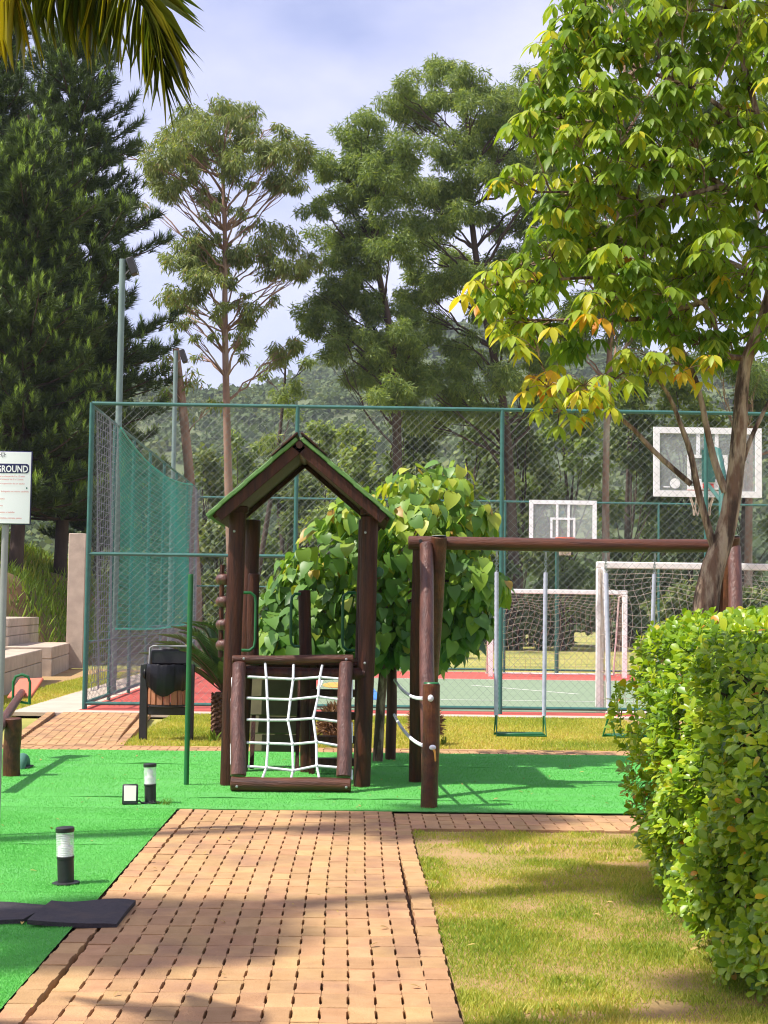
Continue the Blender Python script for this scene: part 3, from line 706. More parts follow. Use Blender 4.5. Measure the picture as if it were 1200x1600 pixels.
# roof
RY0, RY1 = 12.15, 13.6
ap = at(468, 684, RY0); eL = at(326, 806, RY0); eR = at(614, 810, RY0)
def roof_side(e, sgn):
    A = np.array([ap.x, 0, ap.z]); E = np.array([e.x, 0, e.z]); d = E-A; Ls = np.linalg.norm(d); d /= Ls
    nrm = np.array([-d[2], 0, d[0]])*(1 if d[0] < 0 else -1)
    if nrm[2] < 0: nrm = -nrm
    R = np.stack([d, np.array([0, 1., 0]), np.cross(d, [0, 1., 0])], axis=-1)
    def slab(name, s0, s1, y0, y1, n0, n1, m, bev=.004):
        c = A+d*(s0+s1)/2+nrm*(n0+n1)/2; c[1] = (y0+y1)/2
        MB().box(c, (s1-s0, y1-y0, n1-n0), R, bev).build(name, m, tw)
    slab('roof_panel', .0, Ls-.02, RY0+.05, RY1, -.045, -.012, M['wood_dark'])
    slab('rafter', .015 if sgn < 0 else .0, Ls-.05, RY0, RY0+.055, -.098, -.012, M['wood_dark'])
    slab('rafter', .0, Ls-.05, RY1-.05, RY1+.01, -.085, -.047, M['wood_dark'])
    nb = 7
    for k in range(nb):
        slab('roof_board', .02+k*(Ls-.02)/nb, .02+(k+1)*(Ls-.02)/nb+.012, RY0-.03, RY1+.03, -.010+.004*(k % 2), .024+.004*(k % 2), M['roofgreen'], .006)
    slab('ridge_cap', -.015, .16, RY0-.045, RY1+.045, .032, .048, M['wood_dark'])
    slab('ridge_cap', .13, .27, RY0-.04, RY1+.04, .0315, .042, M['wood_dark'])
roof_side(eL, -1); roof_side(eR, 1)
MB().tube([(ap.x, RY0-.02, ap.z-.06), (ap.x, RY1, ap.z-.06)], .03, 8).build('ridge_pole', M['wood'], tw)
for x in (xl, xr):
    MB().box((x+(.02 if x < 0 and x == xl else 0), TY0, ztop+.02), (.13, .12, .06), None, .01).build('post_cap', M['wood_dark'], tw)
# railings: log ends left and right
for k, yy in enumerate((905, 940, 976, 1008)):
    p = at(347, yy, TY0+.03)
    MB().lathe([(.015, -.05), (.05, -.042), (.068, -.015), (.07, .01), (.055, .036), (.02, .046)], (p.x+.012, TY0+.06, p.z), 14).build('turned_bead', M['wood_front'], tw)
p = at(345, 900, TY0+.06)
MB().tube([(p.x+.01, TY0+.06, 1.05), (p.x+.01, TY0+.06, 1.82)], .02, 8).build('bead_rod', M['wood'], tw)
for k, (xx, yy) in enumerate(((592, 894), (589, 935), (587, 978), (586, 1020))):
    p = at(xx, yy, TY0+.12)
    log(MB(), (p.x, TY0+.12, p.z), (p.x-.01, TY1+.05, p.z), .043, .043, 30+k).build('side_rail', M['wood'], tw)
    MB().lathe([(.043, 0), (.041, .006), (.03, .0075)], (p.x, TY0+.113, p.z), 16, rotm(math.pi/2, 0, 0)).build('green_rail_end', M['greenpaint'], tw)
def handle(x0, ya, yb, dx, Y):
    a = at(x0, ya, Y); b = at(x0, yb, Y); e = dx
    pts = [(a.x, Y, a.z), (a.x+e*.6, Y, a.z), (a.x+e*.92, Y, a.z-.03), (a.x+e, Y, a.z-.09), (a.x+e, Y, b.z+.09), (a.x+e*.92, Y, b.z+.03), (a.x+e*.6, Y, b.z), (a.x, Y, b.z)]
    MB().tube(pts, .013, 8).build('grab_handle', M['greenpaint'], tw)
handle(379, 926, 1016, .12, TY1-.24); handle(470, 928, 1010, -.085, TY1-.04); handle(556, 926, 1016, -.115, TY1-.12)
# rope net in its log frame
NT, NB = 12.43, 12.08
tl, tr = at(374, 1034, NT), at(541, 1034, NT); bl, br = at(372, 1214, NB), at(537, 1216, NB)
log(MB(), (tl.x-.06, NT, tl.z+.02), (tr.x+.06, NT, tr.z+.025), .035, .035, 11).build('net_frame_log', M['wood_beam'], tw)
log(MB(), (bl.x-.055, NB-.02, .065), (br.x+.06, NB-.02, .062), .058, .056, 12).build('net_frame_log', M['wood_beam'], tw)
log(MB(), (bl.x, NB+.01, .12), (tl.x, NT-.02, tl.z-.01), .064, .055, 13, bend=.03).build('net_frame_log', M['wood_front'], tw)
log(MB(), (br.x, NB+.01, .12), (tr.x, NT-.02, tr.z-.005), .062, .056, 14, bend=.03).build('net_frame_log', M['wood_front'], tw)
def npt(px, py):
    f_ = (py-1034)/(1225-1034); return at(px, py, NT+(NB-NT)*f_-.01)
def photo(cx, cy): return (340+cx/4.615, 1000+cy/4.615)
VR = [[(343, 165), (350, 272), (368, 425), (370, 578), (352, 740), (378, 745), (352, 918), (315, 1020)],
      [(548, 175), (545, 283), (525, 430), (508, 580), (540, 750), (545, 935), (525, 1025)],
      [(755, 180), (738, 268), (725, 408), (690, 565), (712, 735), (715, 905), (740, 1032)]]
VR[0] = [(343, 165), (352, 272), (358, 425), (366, 578), (364, 742), (352, 918), (315, 1020)]
HR = [[(215, 265), (350, 272), (545, 283), (738, 268), (870, 280)], [(210, 418), (358, 425), (525, 430), (725, 408), (870, 430)],
      [(210, 575), (366, 578), (508, 578), (690, 565), (870, 588)], [(210, 740), (364, 745), (540, 752), (712, 735), (870, 762)],
      [(215, 912), (352, 920), (545, 942), (715, 907), (870, 920)]]
for ln in VR+HR:
    pts = [npt(*photo(*q)) for q in ln]
    MB().tube([tuple(q) for q in pts], .0105, 8).build('net_rope', M['rope'], tw)
for ln in HR:
    for q in ln[1:4]:
        p = npt(*photo(*q)); MB().ball(p, (.017, .017, .019), 8, 6).build('rope_knot', M['rope'], tw)
for sx, xs in ((-1, ((108, 265, 370), (102, 415, 575), (100, 740, 905))), (1, ((966, 280, 430), (966, 590, 750), (966, 930, 1015)))):
    for cx, c0, c1 in xs:
        a = npt(*photo(cx, c0)); b = npt(*photo(cx, c1))
        MB().tube([(a.x-sx*.03, a.y+.01, a.z), (a.x, a.y, a.z-.01), (b.x, b.y, b.z+.01), (b.x-sx*.03, b.y+.01, b.z)], .0105, 8).build('rope_loop', M['rope'], tw)
# board slide underside and ladder at the back
for k in range(5):
    z1 = .99-k*.17; z0 = z1-.165; y = 13.66+.07*k
    a, b = at(391, 1100, y).x-.01+k*.004, at(464, 1100, y).x+.004
    MB().box(((a+b)/2, y, (z0+z1)/2), (b-a, .03, z1-z0), rotm(-.38, 0, 0)).build('ramp_board', M['ramp'] if 'ramp' in M else M.setdefault('ramp', mat('olive_board', (.10, .092, .036), (.07, .062, .026), 5, rough=.7)), tw, smooth=False)
for xx in (391, 464):
    a = at(xx, 1060, 13.66); b = gnd(xx+6 if xx < 400 else xx+2, 1206)
    MB().box(((a.x+b.x)/2, (13.64+14.0)/2, .53), (.035, .05, 1.08), rotm(-.33, 0, 0)).build('ramp_rail', M['wood_dark'], tw, smooth=False)
lx0, lx1 = at(488, 1150, 13.42).x, at(561, 1150, 13.42).x
for x in (lx0, lx1): MB().box((x, 13.42, .5), (.055, .07, 1.02), None, .006).build('ladder_rail', M['wood_dark'], tw)
for zc in (.72, .52, .31, .115): MB().box(((lx0+lx1)/2, 13.38, at(520, 1085, 13.4).z*0+zc), (lx1-lx0+.02, .15, .06), None, .005).build('ladder_step', M['wood_dark'], tw)

for (px, py, Y) in ((366, 1036, TY0-.08), (570, 1036, TY0-.08), (366, 830, TY0-.076), (571, 832, TY0-.076), (381, 1029, NT-.04), (541, 1030, NT-.04), (370, 1229, NB-.08), (541, 1230, NB-.08)):
    p = at(px, py, Y); MB().lathe([(.011, 0), (.011, .006), (.006, .009)], p, 8, rotm(math.pi/2, 0, 0)).build('bolt', M['steel'], tw)
# ---- rope barrier
rp0 = gnd(670, 1262); rp1 = gnd(610, 1187)
t = thing('rope_barrier', (rp0.x, rp0.y, 0), 'two brown posts joined by slack white ropes in front of the swing', 'rope barrier')
zt = at(670, 1068, rp0.y).z
log(MB(), (rp0.x, rp0.y, -.03), (rp0.x+.01, rp0.y, zt), .062, .064, 41, n=20).build('post', M['wood'], t)
MB().lathe([(.06, 0), (.055, .008), (.03, .01)], (rp0.x+.01, rp0.y, zt+.0005), 16).build('post_cap', M['greenpaint'], t)
log(MB(), (rp1.x, rp1.y, -.03), (rp1.x, rp1.y, 1.0), .052, .05, 42).build('post', M['wood_dark'], t)
for (py, z1) in ((1092, .78), (1166, .44)):
    a = at(668, py, rp0.y); MB().tube(curve((a.x-.03, rp0.y+.05, a.z), (rp1.x+.03, rp1.y-.04, z1), .05, 14), .014, 8).build('rope', M['rope'], t)
a = at(673, 1091, rp0.y-.07); MB().ball(a, (.022, .02, .026), 10, 8).build('rope_knot', M['rope'], t)
a = at(676, 1168, rp0.y-.07); MB().ball(a, (.026, .02, .02), 10, 8).build('rope_knot', M['rope'], t)
MB().tube([a, (a.x+.016, a.y-.01, a.z-.03), (a.x+.022, a.y-.005, a.z-.1)], [.011, .009, .006], 8).build('rope_tail', M['orange'], t)

# ---- swing frame and swings
BY = 12.55
b0 = at(638, 848, BY); b1 = at(1150, 853, BY)
sw = thing('swing_set', ((b0.x+b1.x)/2, BY, 0), 'dark log swing frame with long horizontal beam', 'swing frame')
BZ0, BZ1 = b0.z, b1.z
log(MB(), (b0.x, BY, BZ0), (b1.x, BY, BZ1), .056, .054, 51, n=18, bend=.02, seg=14).build('beam', M['wood_beam'], sw)
MB().lathe([(.016, 0), (.016, .006)], (b0.x+.1, BY-.062, BZ0+.012), 12, rotm(math.pi/2, 0, 0)).build('bolt', M['black'], sw)
def aframe(x, zb, far, near, mid, mtop):
    log(MB(), (far[0], far[1], -.03), (x, BY+.05, zb-.03), .062, .058, 52).build('leg', M['wood_dark'], sw)
    log(MB(), (near[0], near[1], -.03), (x+.05, BY-.09, zb-.01), .066, .056, 53, bend=.035).build('leg', M['wood_front'], sw)
    log(MB(), (mid[0], mid[1], -.03), (mtop[0], BY-.1, mtop[1]), .055, .066, 54).build('brace_leg', M['wood'], sw)
    MB().lathe([(.062, 0), (.058, .006), (.02, .008)], (mtop[0], BY-.1, mtop[1]+.001), 16).build('leg_cap', M['steelcap'] if 'steelcap' in M else M.setdefault('steelcap', mat('weathered_cap', (.16, .19, .17), (.1, .12, .1), 30, rough=.7)), sw)
lf = gnd(650, 1222)
aframe(at(656, 860, BY).x, BZ0, (lf.x, lf.y), (rp0.x+.04, 11.75), (rp0.x+.06, 12.9), (at(686, 838, BY-.1).x, at(686, 838, BY-.1).z))
dx = b1.x-b0.x
aframe(b1.x-.09, BZ1, (b1.x-.08, 12.9), (b1.x-.16, 11.75), (b1.x-.02, 12.9), (at(1144, 838, BY-.1).x, at(1144, 838, BY-.1).z))
def swing(px0, px1, label, ang):
    x0, x1 = at(px0, 1000, BY).x, at(px1, 1000, BY).x; zs = at(812, 1148, BY).z; zj = at(800, 1118, BY).z
    t = thing('swing', ((x0+x1)/2, BY, BZ0), label, 'swing', 'swings hanging from the log beam')
    c = (x0+x1)/2; h = (x1-x0)/2; ca, sa = math.cos(ang), math.sin(ang)
    def Pp(s, dy, z): return (c+h*s*ca-dy*sa, BY+h*s*sa+dy*ca, z)
    for s in (-1, 1):
        zb = BZ0-.05
        MB().tube([(c+h*s, BY, zb+.02), (c+h*s, BY, zb-.06)], .008, 6).build('hanger_hook', M['chain'], t)
        MB().box((c+h*s, BY, zb-.004), (.05, .04, .012)).build('hanger_plate', M['pole'], t, smooth=False)
        ch = MB()
        top = np.array([c+h*s, BY, zb-.05]); bot = np.array(Pp(s*.97, 0, zj))
        nl = 7
        for k in range(nl):
            p = top+(bot-top)*(k/60); e = .011
            ch.tube([p+[e*math.cos(q)*(k % 2), e*math.cos(q)*(1-k % 2), .018*math.sin(q)] for q in np.linspace(0, 2*math.pi, 9)], .0028, 4, False)
        ch.build('chain', M['chain'], t)
        p0 = top+(bot-top)*.1; m = 60; zz = np.linspace(0, 1, m)
        MB().tube([p0+(bot-p0)*q for q in zz], [.0165+.0025*(k % 2) for k in range(m)], 10).build('chain_sleeve', M['sleeve'], t)
    for dy in (-.09, .09):
        MB().tube([Pp(-.97, dy*.2, zj), Pp(-1, dy, zs), Pp(1, dy, zs), Pp(.97, dy*.2, zj)], .0095, 8).build('seat_frame', M['greenpaint'], t)
    MB().box((c, BY, zs+.012), (2*h-.02, .18, .012), rotm(0, 0, ang), .006).build('seat', M['greenpaint'], t)
swing(775, 852, 'swing with complete green seat frame between two grey chains left of the hedge', .03)
swing(946, 1023, 'swing whose seat is mostly hidden behind the hedge', .42)

# ---- green pole
gp = gnd(291, 1227)
t = thing('green_pole', (gp.x, gp.y, 0), 'slim plain green metal pole standing on the turf left of the tower', 'pole')
MB().tube([(gp.x, gp.y, -.03), (gp.x, gp.y, at(291, 897, gp.y).z)], .0215, 14, cham=.003).build('shaft', M['greenpaint'], t)

# ---- seesaw and bumper
s0 = gnd(18, 1213)
t = thing('seesaw', (s0.x, s0.y, 0), 'log seesaw with red seat and green hoop handle at the left edge', 'seesaw')
log(MB(), (s0.x, s0.y, -.03), (s0.x, s0.y, at(18, 1122, s0.y).z), .075, .072, 61).build('pivot_post', M['wood'], t)
e = at(36, 1079, 14.5); q0 = np.array([s0.x-.09, s0.y+.05, .47]); dv = np.array(e)-q0; 
log(MB(), q0-dv*.9, q0+dv*.93, .05, .036, 62).build('plank', M['wood_front'], t)
MB().box((e.x+.02, e.y+.02, e.z+.02), (.25, .34, .035), rotm(.5, -.06, -.2), .01).build('seat', M['seat'], t)
a = at(20, 1097, 14.2); b = at(46, 1099, 14.2); top = at(33, 1054, 14.2); zc = a.z
MB().tube([(a.x, 14.2, zc), (a.x, 14.2, top.z-.07), (a.x+.02, 14.2, top.z-.02), ((a.x+b.x)/2, 14.2, top.z), (b.x-.02, 14.2, top.z-.02), (b.x, 14.2, top.z-.07), (b.x, 14.2, zc-.02)], .014, 8).build('hoop_handle', M['greenpaint'], t)
MB().tube([(a.x, 14.2, zc+.01), (b.x, 14.2, zc-.01)], .012, 8).build('handle_bar', M['greenpaint'], t)
s1 = gnd(38, 1200)
t = thing('rubber_bumper', (s1.x, s1.y, 0), 'small faded green half buried rubber bumper beside the seesaw post', 'bumper')
an = np.linspace(0, math.pi, 13)
MB().tube([(s1.x-.02+.0*q, s1.y+.10*math.cos(q), .09*math.sin(q)-.01) for q in an], .055, 12).build('half_tyre', M['bumper'], t)
MB().box((s1.x-.02, s1.y, .012), (.16, .24, .012), None, .004).build('base_plate', M['black'], t)

# ---- bin and bag
p0 = gnd(222, 1155); p1 = gnd(297, 1155); by = (p0.y+p1.y)/2
t = thing('litter_bin', ((p0.x+p1.x)/2, by, 0), 'wooden slatted litter bin between two black posts by the court', 'litter bin')
zt = at(222, 1037, by).z
for x in (p0.x+.005, p1.x-.005): MB().box((x, by, zt/2-.02), (.085, .085, zt+.04), None, .006).build('post', M['black'], t)
cx = (p0.x+p1.x)/2; R_ = .2; zb, zs = at(260, 1100, by).z, zt-.08
MB().box((cx, by, zb-.075), (p1.x-p0.x-.1, .06, .09), None, .006).build('cross_bar', M['black'], t)
MB().lathe([(R_-.01, 0), (R_+.012, .004), (R_+.012, .022), (R_-.01, .026)], (cx, by, zb-.026), 24).build('base_tray', M['black'], t)
for k in range(16):
    a = k/16*2*math.pi+.1
    MB().box((cx+R_*math.cos(a), by+R_*math.sin(a), (zb+zs)/2), (.022, .066, zs-zb), rotm(0, 0, a), .004).build('slat', M['slat'], t)
MB().box((cx+.01, by+.14, at(262, 1026, by).z-.01), (.46, .07, .19), None, .03).build('hood', M['black'], t)
MB().tube([(cx-.22, by+.1, zt-.06), (cx-.215, by+.1, at(262, 1013, by).z), (cx-.18, by+.1, at(262, 1010, by).z), (cx+.2, by+.1, at(262, 1010, by).z), (cx+.235, by+.1, at(262, 1014, by).z), (cx+.235, by+.1, zt-.06)], .012, 8).build('hood_rim', M['steel'], t)
bgt = thing('bin_bag', (cx, by, zs), 'shiny black bin bag lining the litter bin, folded over its rim', 'bin bag')
V = []; n = 96; r_ = np.random.default_rng(4)
prof = [(.15, .0), (.2, .045), (.225, .05), (.240, .02), (.244, -.10), (.240, -.19), (.230, -.24)]
fold = np.array([math.sin(k*.42)+.6*math.sin(k*1.05+1)+.4*math.sin(k*2.1) for k in range(n)])
for j, (r, z) in enumerate(prof):
    for k in range(n):
        a = k/n*2*math.pi; low = max(0, j-3)/3
        drop = (.09*math.exp(-(((a-4.75+math.pi) % (2*math.pi)-math.pi)/.5)**2)-.04*abs(math.sin(a*2.2)))*low
        rr = r+fold[k]*.008*low+.002*r_.normal()
        V.append((cx+rr*math.cos(a), by+rr*math.sin(a), zs+.03+z-drop+(.004*fold[k] if j > 1 else 0)))
F = [(j*n+k, j*n+(k+1) % n, (j+1)*n+(k+1) % n, (j+1)*n+k) for j in range(len(prof)-1) for k in range(n)]
MB().add(V, F).build('folded_plastic', M['bag'], bgt)
MB().ball((cx-.245, by-.03, zs-.03), (.03, .05, .06), 9, 6).build('tied_corner', M['bag'], bgt)

# ---- bollard lights, floodlight, mats
def bollard(px, py, lean, label):
    p = gnd(px, py); t = thing('bollard_light', (p.x, p.y, 0), label, 'bollard light', 'short black garden bollard lights on the turf')
    Rl = rotm(0, lean, 0); c = (p.x, p.y, .004); s = .95
    def Lt(name, prof, m): MB().lathe([(r, z*s) for r, z in prof], c, 22, Rl).build(name, m, t)
    Lt('base_flange', [(.07, 0), (.072, .008), (.06, .012)], M['black'])
    Lt('body', [(.043, .012), (.043, .135), (.046, .138), (.046, .15)], M['black'])
    Lt('lower_diffuser', [(.038, .151), (.038, .205)], M['frost'])
    ribs = []
    for k in range(14): z = .151+k*.0093; ribs += [(.044, z), (.047, z+.003), (.047, z+.006), (.044, z+.0088)]
    Lt('ribbed_lens', ribs, M['clear'])
    Lt('inner_lamp', [(.02, .206), (.024, .22), (.024, .25), (.012, .27)], M['frost'])
    Lt('cap', [(.048, .283), (.049, .287), (.049, .305), (.044, .309)], M['black'])
bollard(103, 1382, -.045, 'black bollard light with clear ribbed lens beside the rubber mats')
bollard(235, 1256, -.035, 'black bollard light beside the square floodlight')
p = gnd(203, 1258)
t = thing('floodlight', (p.x, p.y, 0), 'small square black floodlight with white face on the turf', 'floodlight')
Rf = rotm(-.22, 0, .12)
MB().box((p.x, p.y, .078), (.115, .035, .15), Rf, .008).build('housing', M['black'], t)
o = np.array([p.x, p.y, .078])+Rf@np.array([0, -.019, .006]); MB().box(o, (.088, .006, .112), Rf, .002).build('diffuser', M['panel'], t)
MB().tube([(p.x-.05, p.y+.01, .07), (p.x-.045, p.y+.06, .012), (p.x+.045, p.y+.06, .012), (p.x+.05, p.y+.01, .07)], .006, 6).build('stand', M['black'], t)
MB().tube(wob((p.x+.05, p.y+.05, .02), (p.x+.2, p.y+.03, .02), .03, 8, 2), .006, 6).build('cable', M['black'], t)
def rubber_mat(cs, label, seed):
    t = thing('rubber_mat', (*np.mean([tuple(gnd(*c))[:2] for c in cs], 0), .03), label, 'rubber mat', 'black rubber mats lying on the turf')
    q = [np.array(gnd(*c)) for c in cs]; n = 12; V = []; r_ = np.random.default_rng(seed)
    for j in range(n+1):
        for i in range(n+1):
            u, v = i/n, j/n; p_ = (q[0]*(1-u)+q[1]*u)*(1-v)+(q[3]*(1-u)+q[2]*u)*v
            z = .026+.012*(abs(u-.5)*2)**3*math.sin(seed+u*3)+.006*math.sin(u*5+v*3+seed)
            V.append((p_[0], p_[1], z))
    m = (n+1)**2; V += [(x, y, z-.02) for x, y, z in V]
    F = [(j*(n+1)+i, j*(n+1)+i+1, (j+1)*(n+1)+i+1, (j+1)*(n+1)+i) for j in range(n) for i in range(n)]
    F += [tuple(k+m for k in f[::-1]) for f in F]
    ring = [i for i in range(n+1)]+[j*(n+1)+n for j in range(1, n+1)]+[n*(n+1)+i for i in range(n-1, -1, -1)]+[j*(n+1) for j in range(n-1, 0, -1)]
    F += [(ring[(k+1) % len(ring)], ring[k], ring[k]+m, ring[(k+1) % len(ring)]+m) for k in range(len(ring))]
    MB().add(V, F).build('slab', M['rubber'], t, angle=.5)
rubber_mat([(42, 1452), (182, 1449), (212, 1413), (80, 1417)], 'black rubber mat overlapping the edge of the brick path', 1)
rubber_mat([(-110, 1450), (36, 1446), (78, 1419), (-60, 1419)], 'black rubber mat cut by the left edge of the photo', 3)

# ---- sign
sg = gnd(-6, 1306); SY = sg.y
def sp(px, py): q = at(px, py, SY-.03); return q
t = thing('playground_sign', (sg.x, SY, 0), 'white playground rules sign with navy heading on grey post', 'sign')
MB().tube([(sg.x, SY, -.04), (sg.x, SY, sp(3, 720).z)], .0225, 14).build('post', M['steel'], t)
c0, c1 = sp(-40, 704), sp(48, 820); cx, cz = (c0.x+c1.x)/2, (c0.z+c1.z)/2; W, Hh = c1.x-c0.x, c0.z-c1.z
brd = MB().box((cx, SY-.034, cz), (W, .012, Hh), None, .003).build('board', M['navy'], t)
MB().box((cx, SY-.041, cz), (W-.012, .004, Hh-.012), None, .0015).build('panel', M['signwhite'], brd)
fy = SY-.0445
def rrect(x0, x1, z0, z1, r, y):
    P = []
    for (ex, ez, a0) in ((x1-r, z1-r, 0), (x0+r, z1-r, 90), (x0+r, z0+r, 180), (x1-r, z0+r, 270)):
        for k in range(7): a = math.radians(a0+k*15); P.append((ex+r*math.cos(a), y, ez+r*math.sin(a)))
    return P
h0, h1 = sp(-40, 724), sp(46, 740)
P = rrect(c0.x+.012, h1.x, h1.z, h0.z, .018, fy); MB().add(P, [tuple(range(len(P)))[::-1]]).build('heading_band', M['navy'], brd, smooth=False)
def text(body, x, z, size, m, name, align='LEFT', y=None, width=None):
    cu = bpy.data.curves.new(name, 'FONT'); cu.body = body; cu.size = size; cu.align_x = align; cu.resolution_u = 2
    if name == 'heading': cu.offset = size*.022
    ob = bpy.data.objects.new(name, cu); COL.objects.link(ob)
    me = bpy.data.meshes.new_from_object(ob.evaluated_get(bpy.context.evaluated_depsgraph_get()))
    bpy.data.objects.remove(ob); me.materials.clear(); me.materials.append(m)
    v = np.empty(len(me.vertices)*3, np.float32); me.vertices.foreach_get('co', v); v = v.reshape(-1, 3)
    sx = width/(v[:, 0].max()-v[:, 0].min()) if width else 1
    if align == 'RIGHT': xs = x+v[:, 0]*sx
    elif width: xs = x+(v[:, 0]-v[:, 0].min())*sx
    else: xs = x+v[:, 0]
    out = np.c_[xs, np.full(len(v), fy-.0015 if y is None else y), z+v[:, 1]]-base_of(brd)
    me.vertices.foreach_set('co', out.astype(np.float32).ravel()); me.update()
    mesh_obj(name, me, brd)
hb = sp(-31, 737.2); he = sp(44.5, 737.2)
text('PLAYGROUND', hb.x, hb.z, .0605, M['signwhite'], 'heading', width=he.x-hb.x)
for body, xe, ye in (('para crianças de 0 a 12 anos', 39.5, 746), ('para crianças de 3 a 12 anos', 37.5, 750.8), ('com supervisão de um adulto', 39.5, 757.3),
                     ('brinquedo ou outros usuários', 45.5, 769.6), ('mesmo', 8, 780.6), ('anos', 5.2, 791.2), ('alimentos e bebidas', 23.6, 801.8), ('bicicleta, patinete, patins', 34.5, 811)):
    q = sp(xe, ye); text(body, q.x, q.z, .0145, M['redprint'], 'rule_line', 'RIGHT')
mb = MB(); q = sp(5.5, 710.5); rr = .014
for k in range(8):
    a = k*math.pi/4; d = np.array([math.cos(a), 0, math.sin(a)]); p_ = np.array([-math.sin(a), 0, math.cos(a)])*.0022
    o_ = np.array([q.x, fy-.001, q.z]); mb.add([o_+d*rr*.75-p_, o_+d*rr*1.4-p_*.8, o_+d*rr*1.4+p_*.8, o_+d*rr*.75+p_], [(0, 1, 2, 3)])
an = np.linspace(0, 2*math.pi, 17)[:-1]
ring = [(q.x+rr*s_*math.cos(a), fy-.001, q.z+rr*s_*math.sin(a)) for s_ in (.62, .8) for a in an]
mb.add(ring, [(k, (k+1) % 16, 16+(k+1) % 16, 16+k) for k in range(16)]); mb.build('emblem', M['greyprint'], brd, smooth=False)
q = sp(42.5, 763); MB().add([(q.x+.005*math.cos(a), fy-.001, q.z+.006*math.sin(a)) for a in an], [tuple(range(16))]).build('small_spot', M['fencegreen'], brd, smooth=False)

# ================================================================== VEGETATION
def limb(mb, a, b, r0, r1, seed, bow=.12, n=8, sides=7, side=None):
    a = np.array(a, float); b = np.array(b, float); L_ = np.linalg.norm(b-a); r_ = np.random.default_rng(seed)
    p = curve(a, b, L_*bow, n); p[1:-1] += (r_.random((n-2, 3))-.5)*L_*.05
    mb.tube(p, np.linspace(r0, r1, n), sides, False); return p
def along(pts, z):
    pts = np.array(pts); i = np.argmin(np.abs(pts[:, 2]-z)); return pts[i]
def blob_leaves(blobs, per, size, droop, jit=.35, sub=6, flat=.8, up=0.0):
    """blobs: (centre, radius); returns R, loc, scale, clump index"""
    D = []; P = []; S = []; NR = []
    for c, r in blobs:
        n = max(8, int(per*(r**2))); cc = rnd_dirs(sub)*r*(.35+.5*rng.random((sub, 1)))*[1, 1, flat]; k = rng.integers(0, sub, n)
        d = rnd_dirs(n); pos = np.array(c)+cc[k]+d*(r*.46*rng.random((n, 1))**.45)*[1, 1, flat]
        P.append(pos); dd = rnd_dirs(n)*.75+d*.35; dd[:, 2] -= droop; D.append(dd)
        NR.append(rnd_dirs(n)*.6+d*.4+[0, 0, up]); S.append(size*rng.uniform(.65, 1.3, n))
    D, P, S, NR = map(np.concatenate, (D, P, S, NR))
    return frames(D, NR), P, S
def smooth_path(pts, n=24):
    pts = np.array(pts, float); t = np.linspace(0, 1, len(pts)); u = np.linspace(0, 1, n)
    q = np.stack([np.interp(u, t, pts[:, k]) for k in range(3)], 1)
    for _ in range(2): q[1:-1] = (q[:-2]+2*q[1:-1]+q[2:])/4
    return q
def blob_tree(name, label, cat, group, Y, trunk, r0, r1, blobs, lm, bark, per=650, size=.3, droop=.8, tpl=T_DIA, dep=1.3, tint=(.15, .75), br=.05, seed=1, rscale=1.0, up=0, base=None):
    r_ = np.random.default_rng(seed)
    tp = smooth_path([at(px, py, Y) for px, py in trunk])
    if base is not None: tp[0][2] = base
    t = thing(name, (tp[0][0], tp[0][1], tp[0][2]), label, cat, group)
    mb = MB(); mb.tube(tp, np.linspace(r0, r1, len(tp))*(1+.25*np.exp(-np.arange(len(tp))/1.5)), 10)
    B = []
    for (px, py, r) in blobs:
        y = Y+r_.normal()*dep; c = np.array(at(px, py, y)); R_ = r*Y/FPX*rscale; B.append((c, R_))
        hd = np.linalg.norm((c-along(tp, c[2]))[:2]); a = along(tp, c[2]-max(.5, hd*r_.uniform(.3, 1.25))-R_*.3)
        p = limb(mb, a, c, max(.018, min(br*r_.uniform(.45, .85), r0*.5)), .012, int(r_.integers(1e6)), r_.uniform(-.12, .08), 9, 5)
        for k in range(4):
            e = c+rnd_dirs(1)[0]*R_*.75; limb(mb, p[4], e, .016, .006, k, 0, 4, 4)
    mb.build('trunk', bark, t)
    R, P, S = blob_leaves(B, per, size, droop, up=up)
    tn = np.clip(r_.normal((tint[0]+tint[1])/2, (tint[1]-tint[0])/3, len(P)), 0, 1)
    scatter('crown', tpl, R, P, S, tn, lm, t)
    return t
def copy_tree(o, loc, rz, label, s=1.0):
    c = o.copy(); COL.objects.link(c); c.location = loc; c.rotation_euler = (0, 0, rz); c.scale = (s, s, s); c['label'] = label; WL[c] = np.array(loc, float)
    for ch in list(o.children):
        k = ch.copy(); COL.objects.link(k); k.parent = c
    return c
def bl7(lst, r): return [(200+x/2.4, 60+y/2.4, r*random.uniform(.85, 1.2)) for x, y in lst]
EUCA = bl7([(210, 300), (330, 270), (440, 280), (120, 420), (230, 450), (300, 350), (480, 420), (560, 400), (640, 430), (120, 520), (540, 500), (370, 450), (400, 360), (170, 380), (420, 470)], 34) + \
    bl7([(660, 470), (640, 540), (90, 480), (150, 580), (300, 590), (200, 560), (560, 540)], 22) + \
    bl7([(270, 790), (400, 800), (480, 800), (570, 760), (200, 830), (280, 890), (540, 850), (340, 840), (620, 860), (230, 770)], 30) + \
    bl7([(660, 880), (340, 1020), (430, 1050), (250, 950), (160, 960), (420, 1130), (620, 1150), (560, 1190), (460, 1010), (180, 1000), (690, 830)], 21)
EUCA += [(random.gauss(355, 62), random.uniform(180, 560), random.uniform(9, 15)) for _ in range(44)]
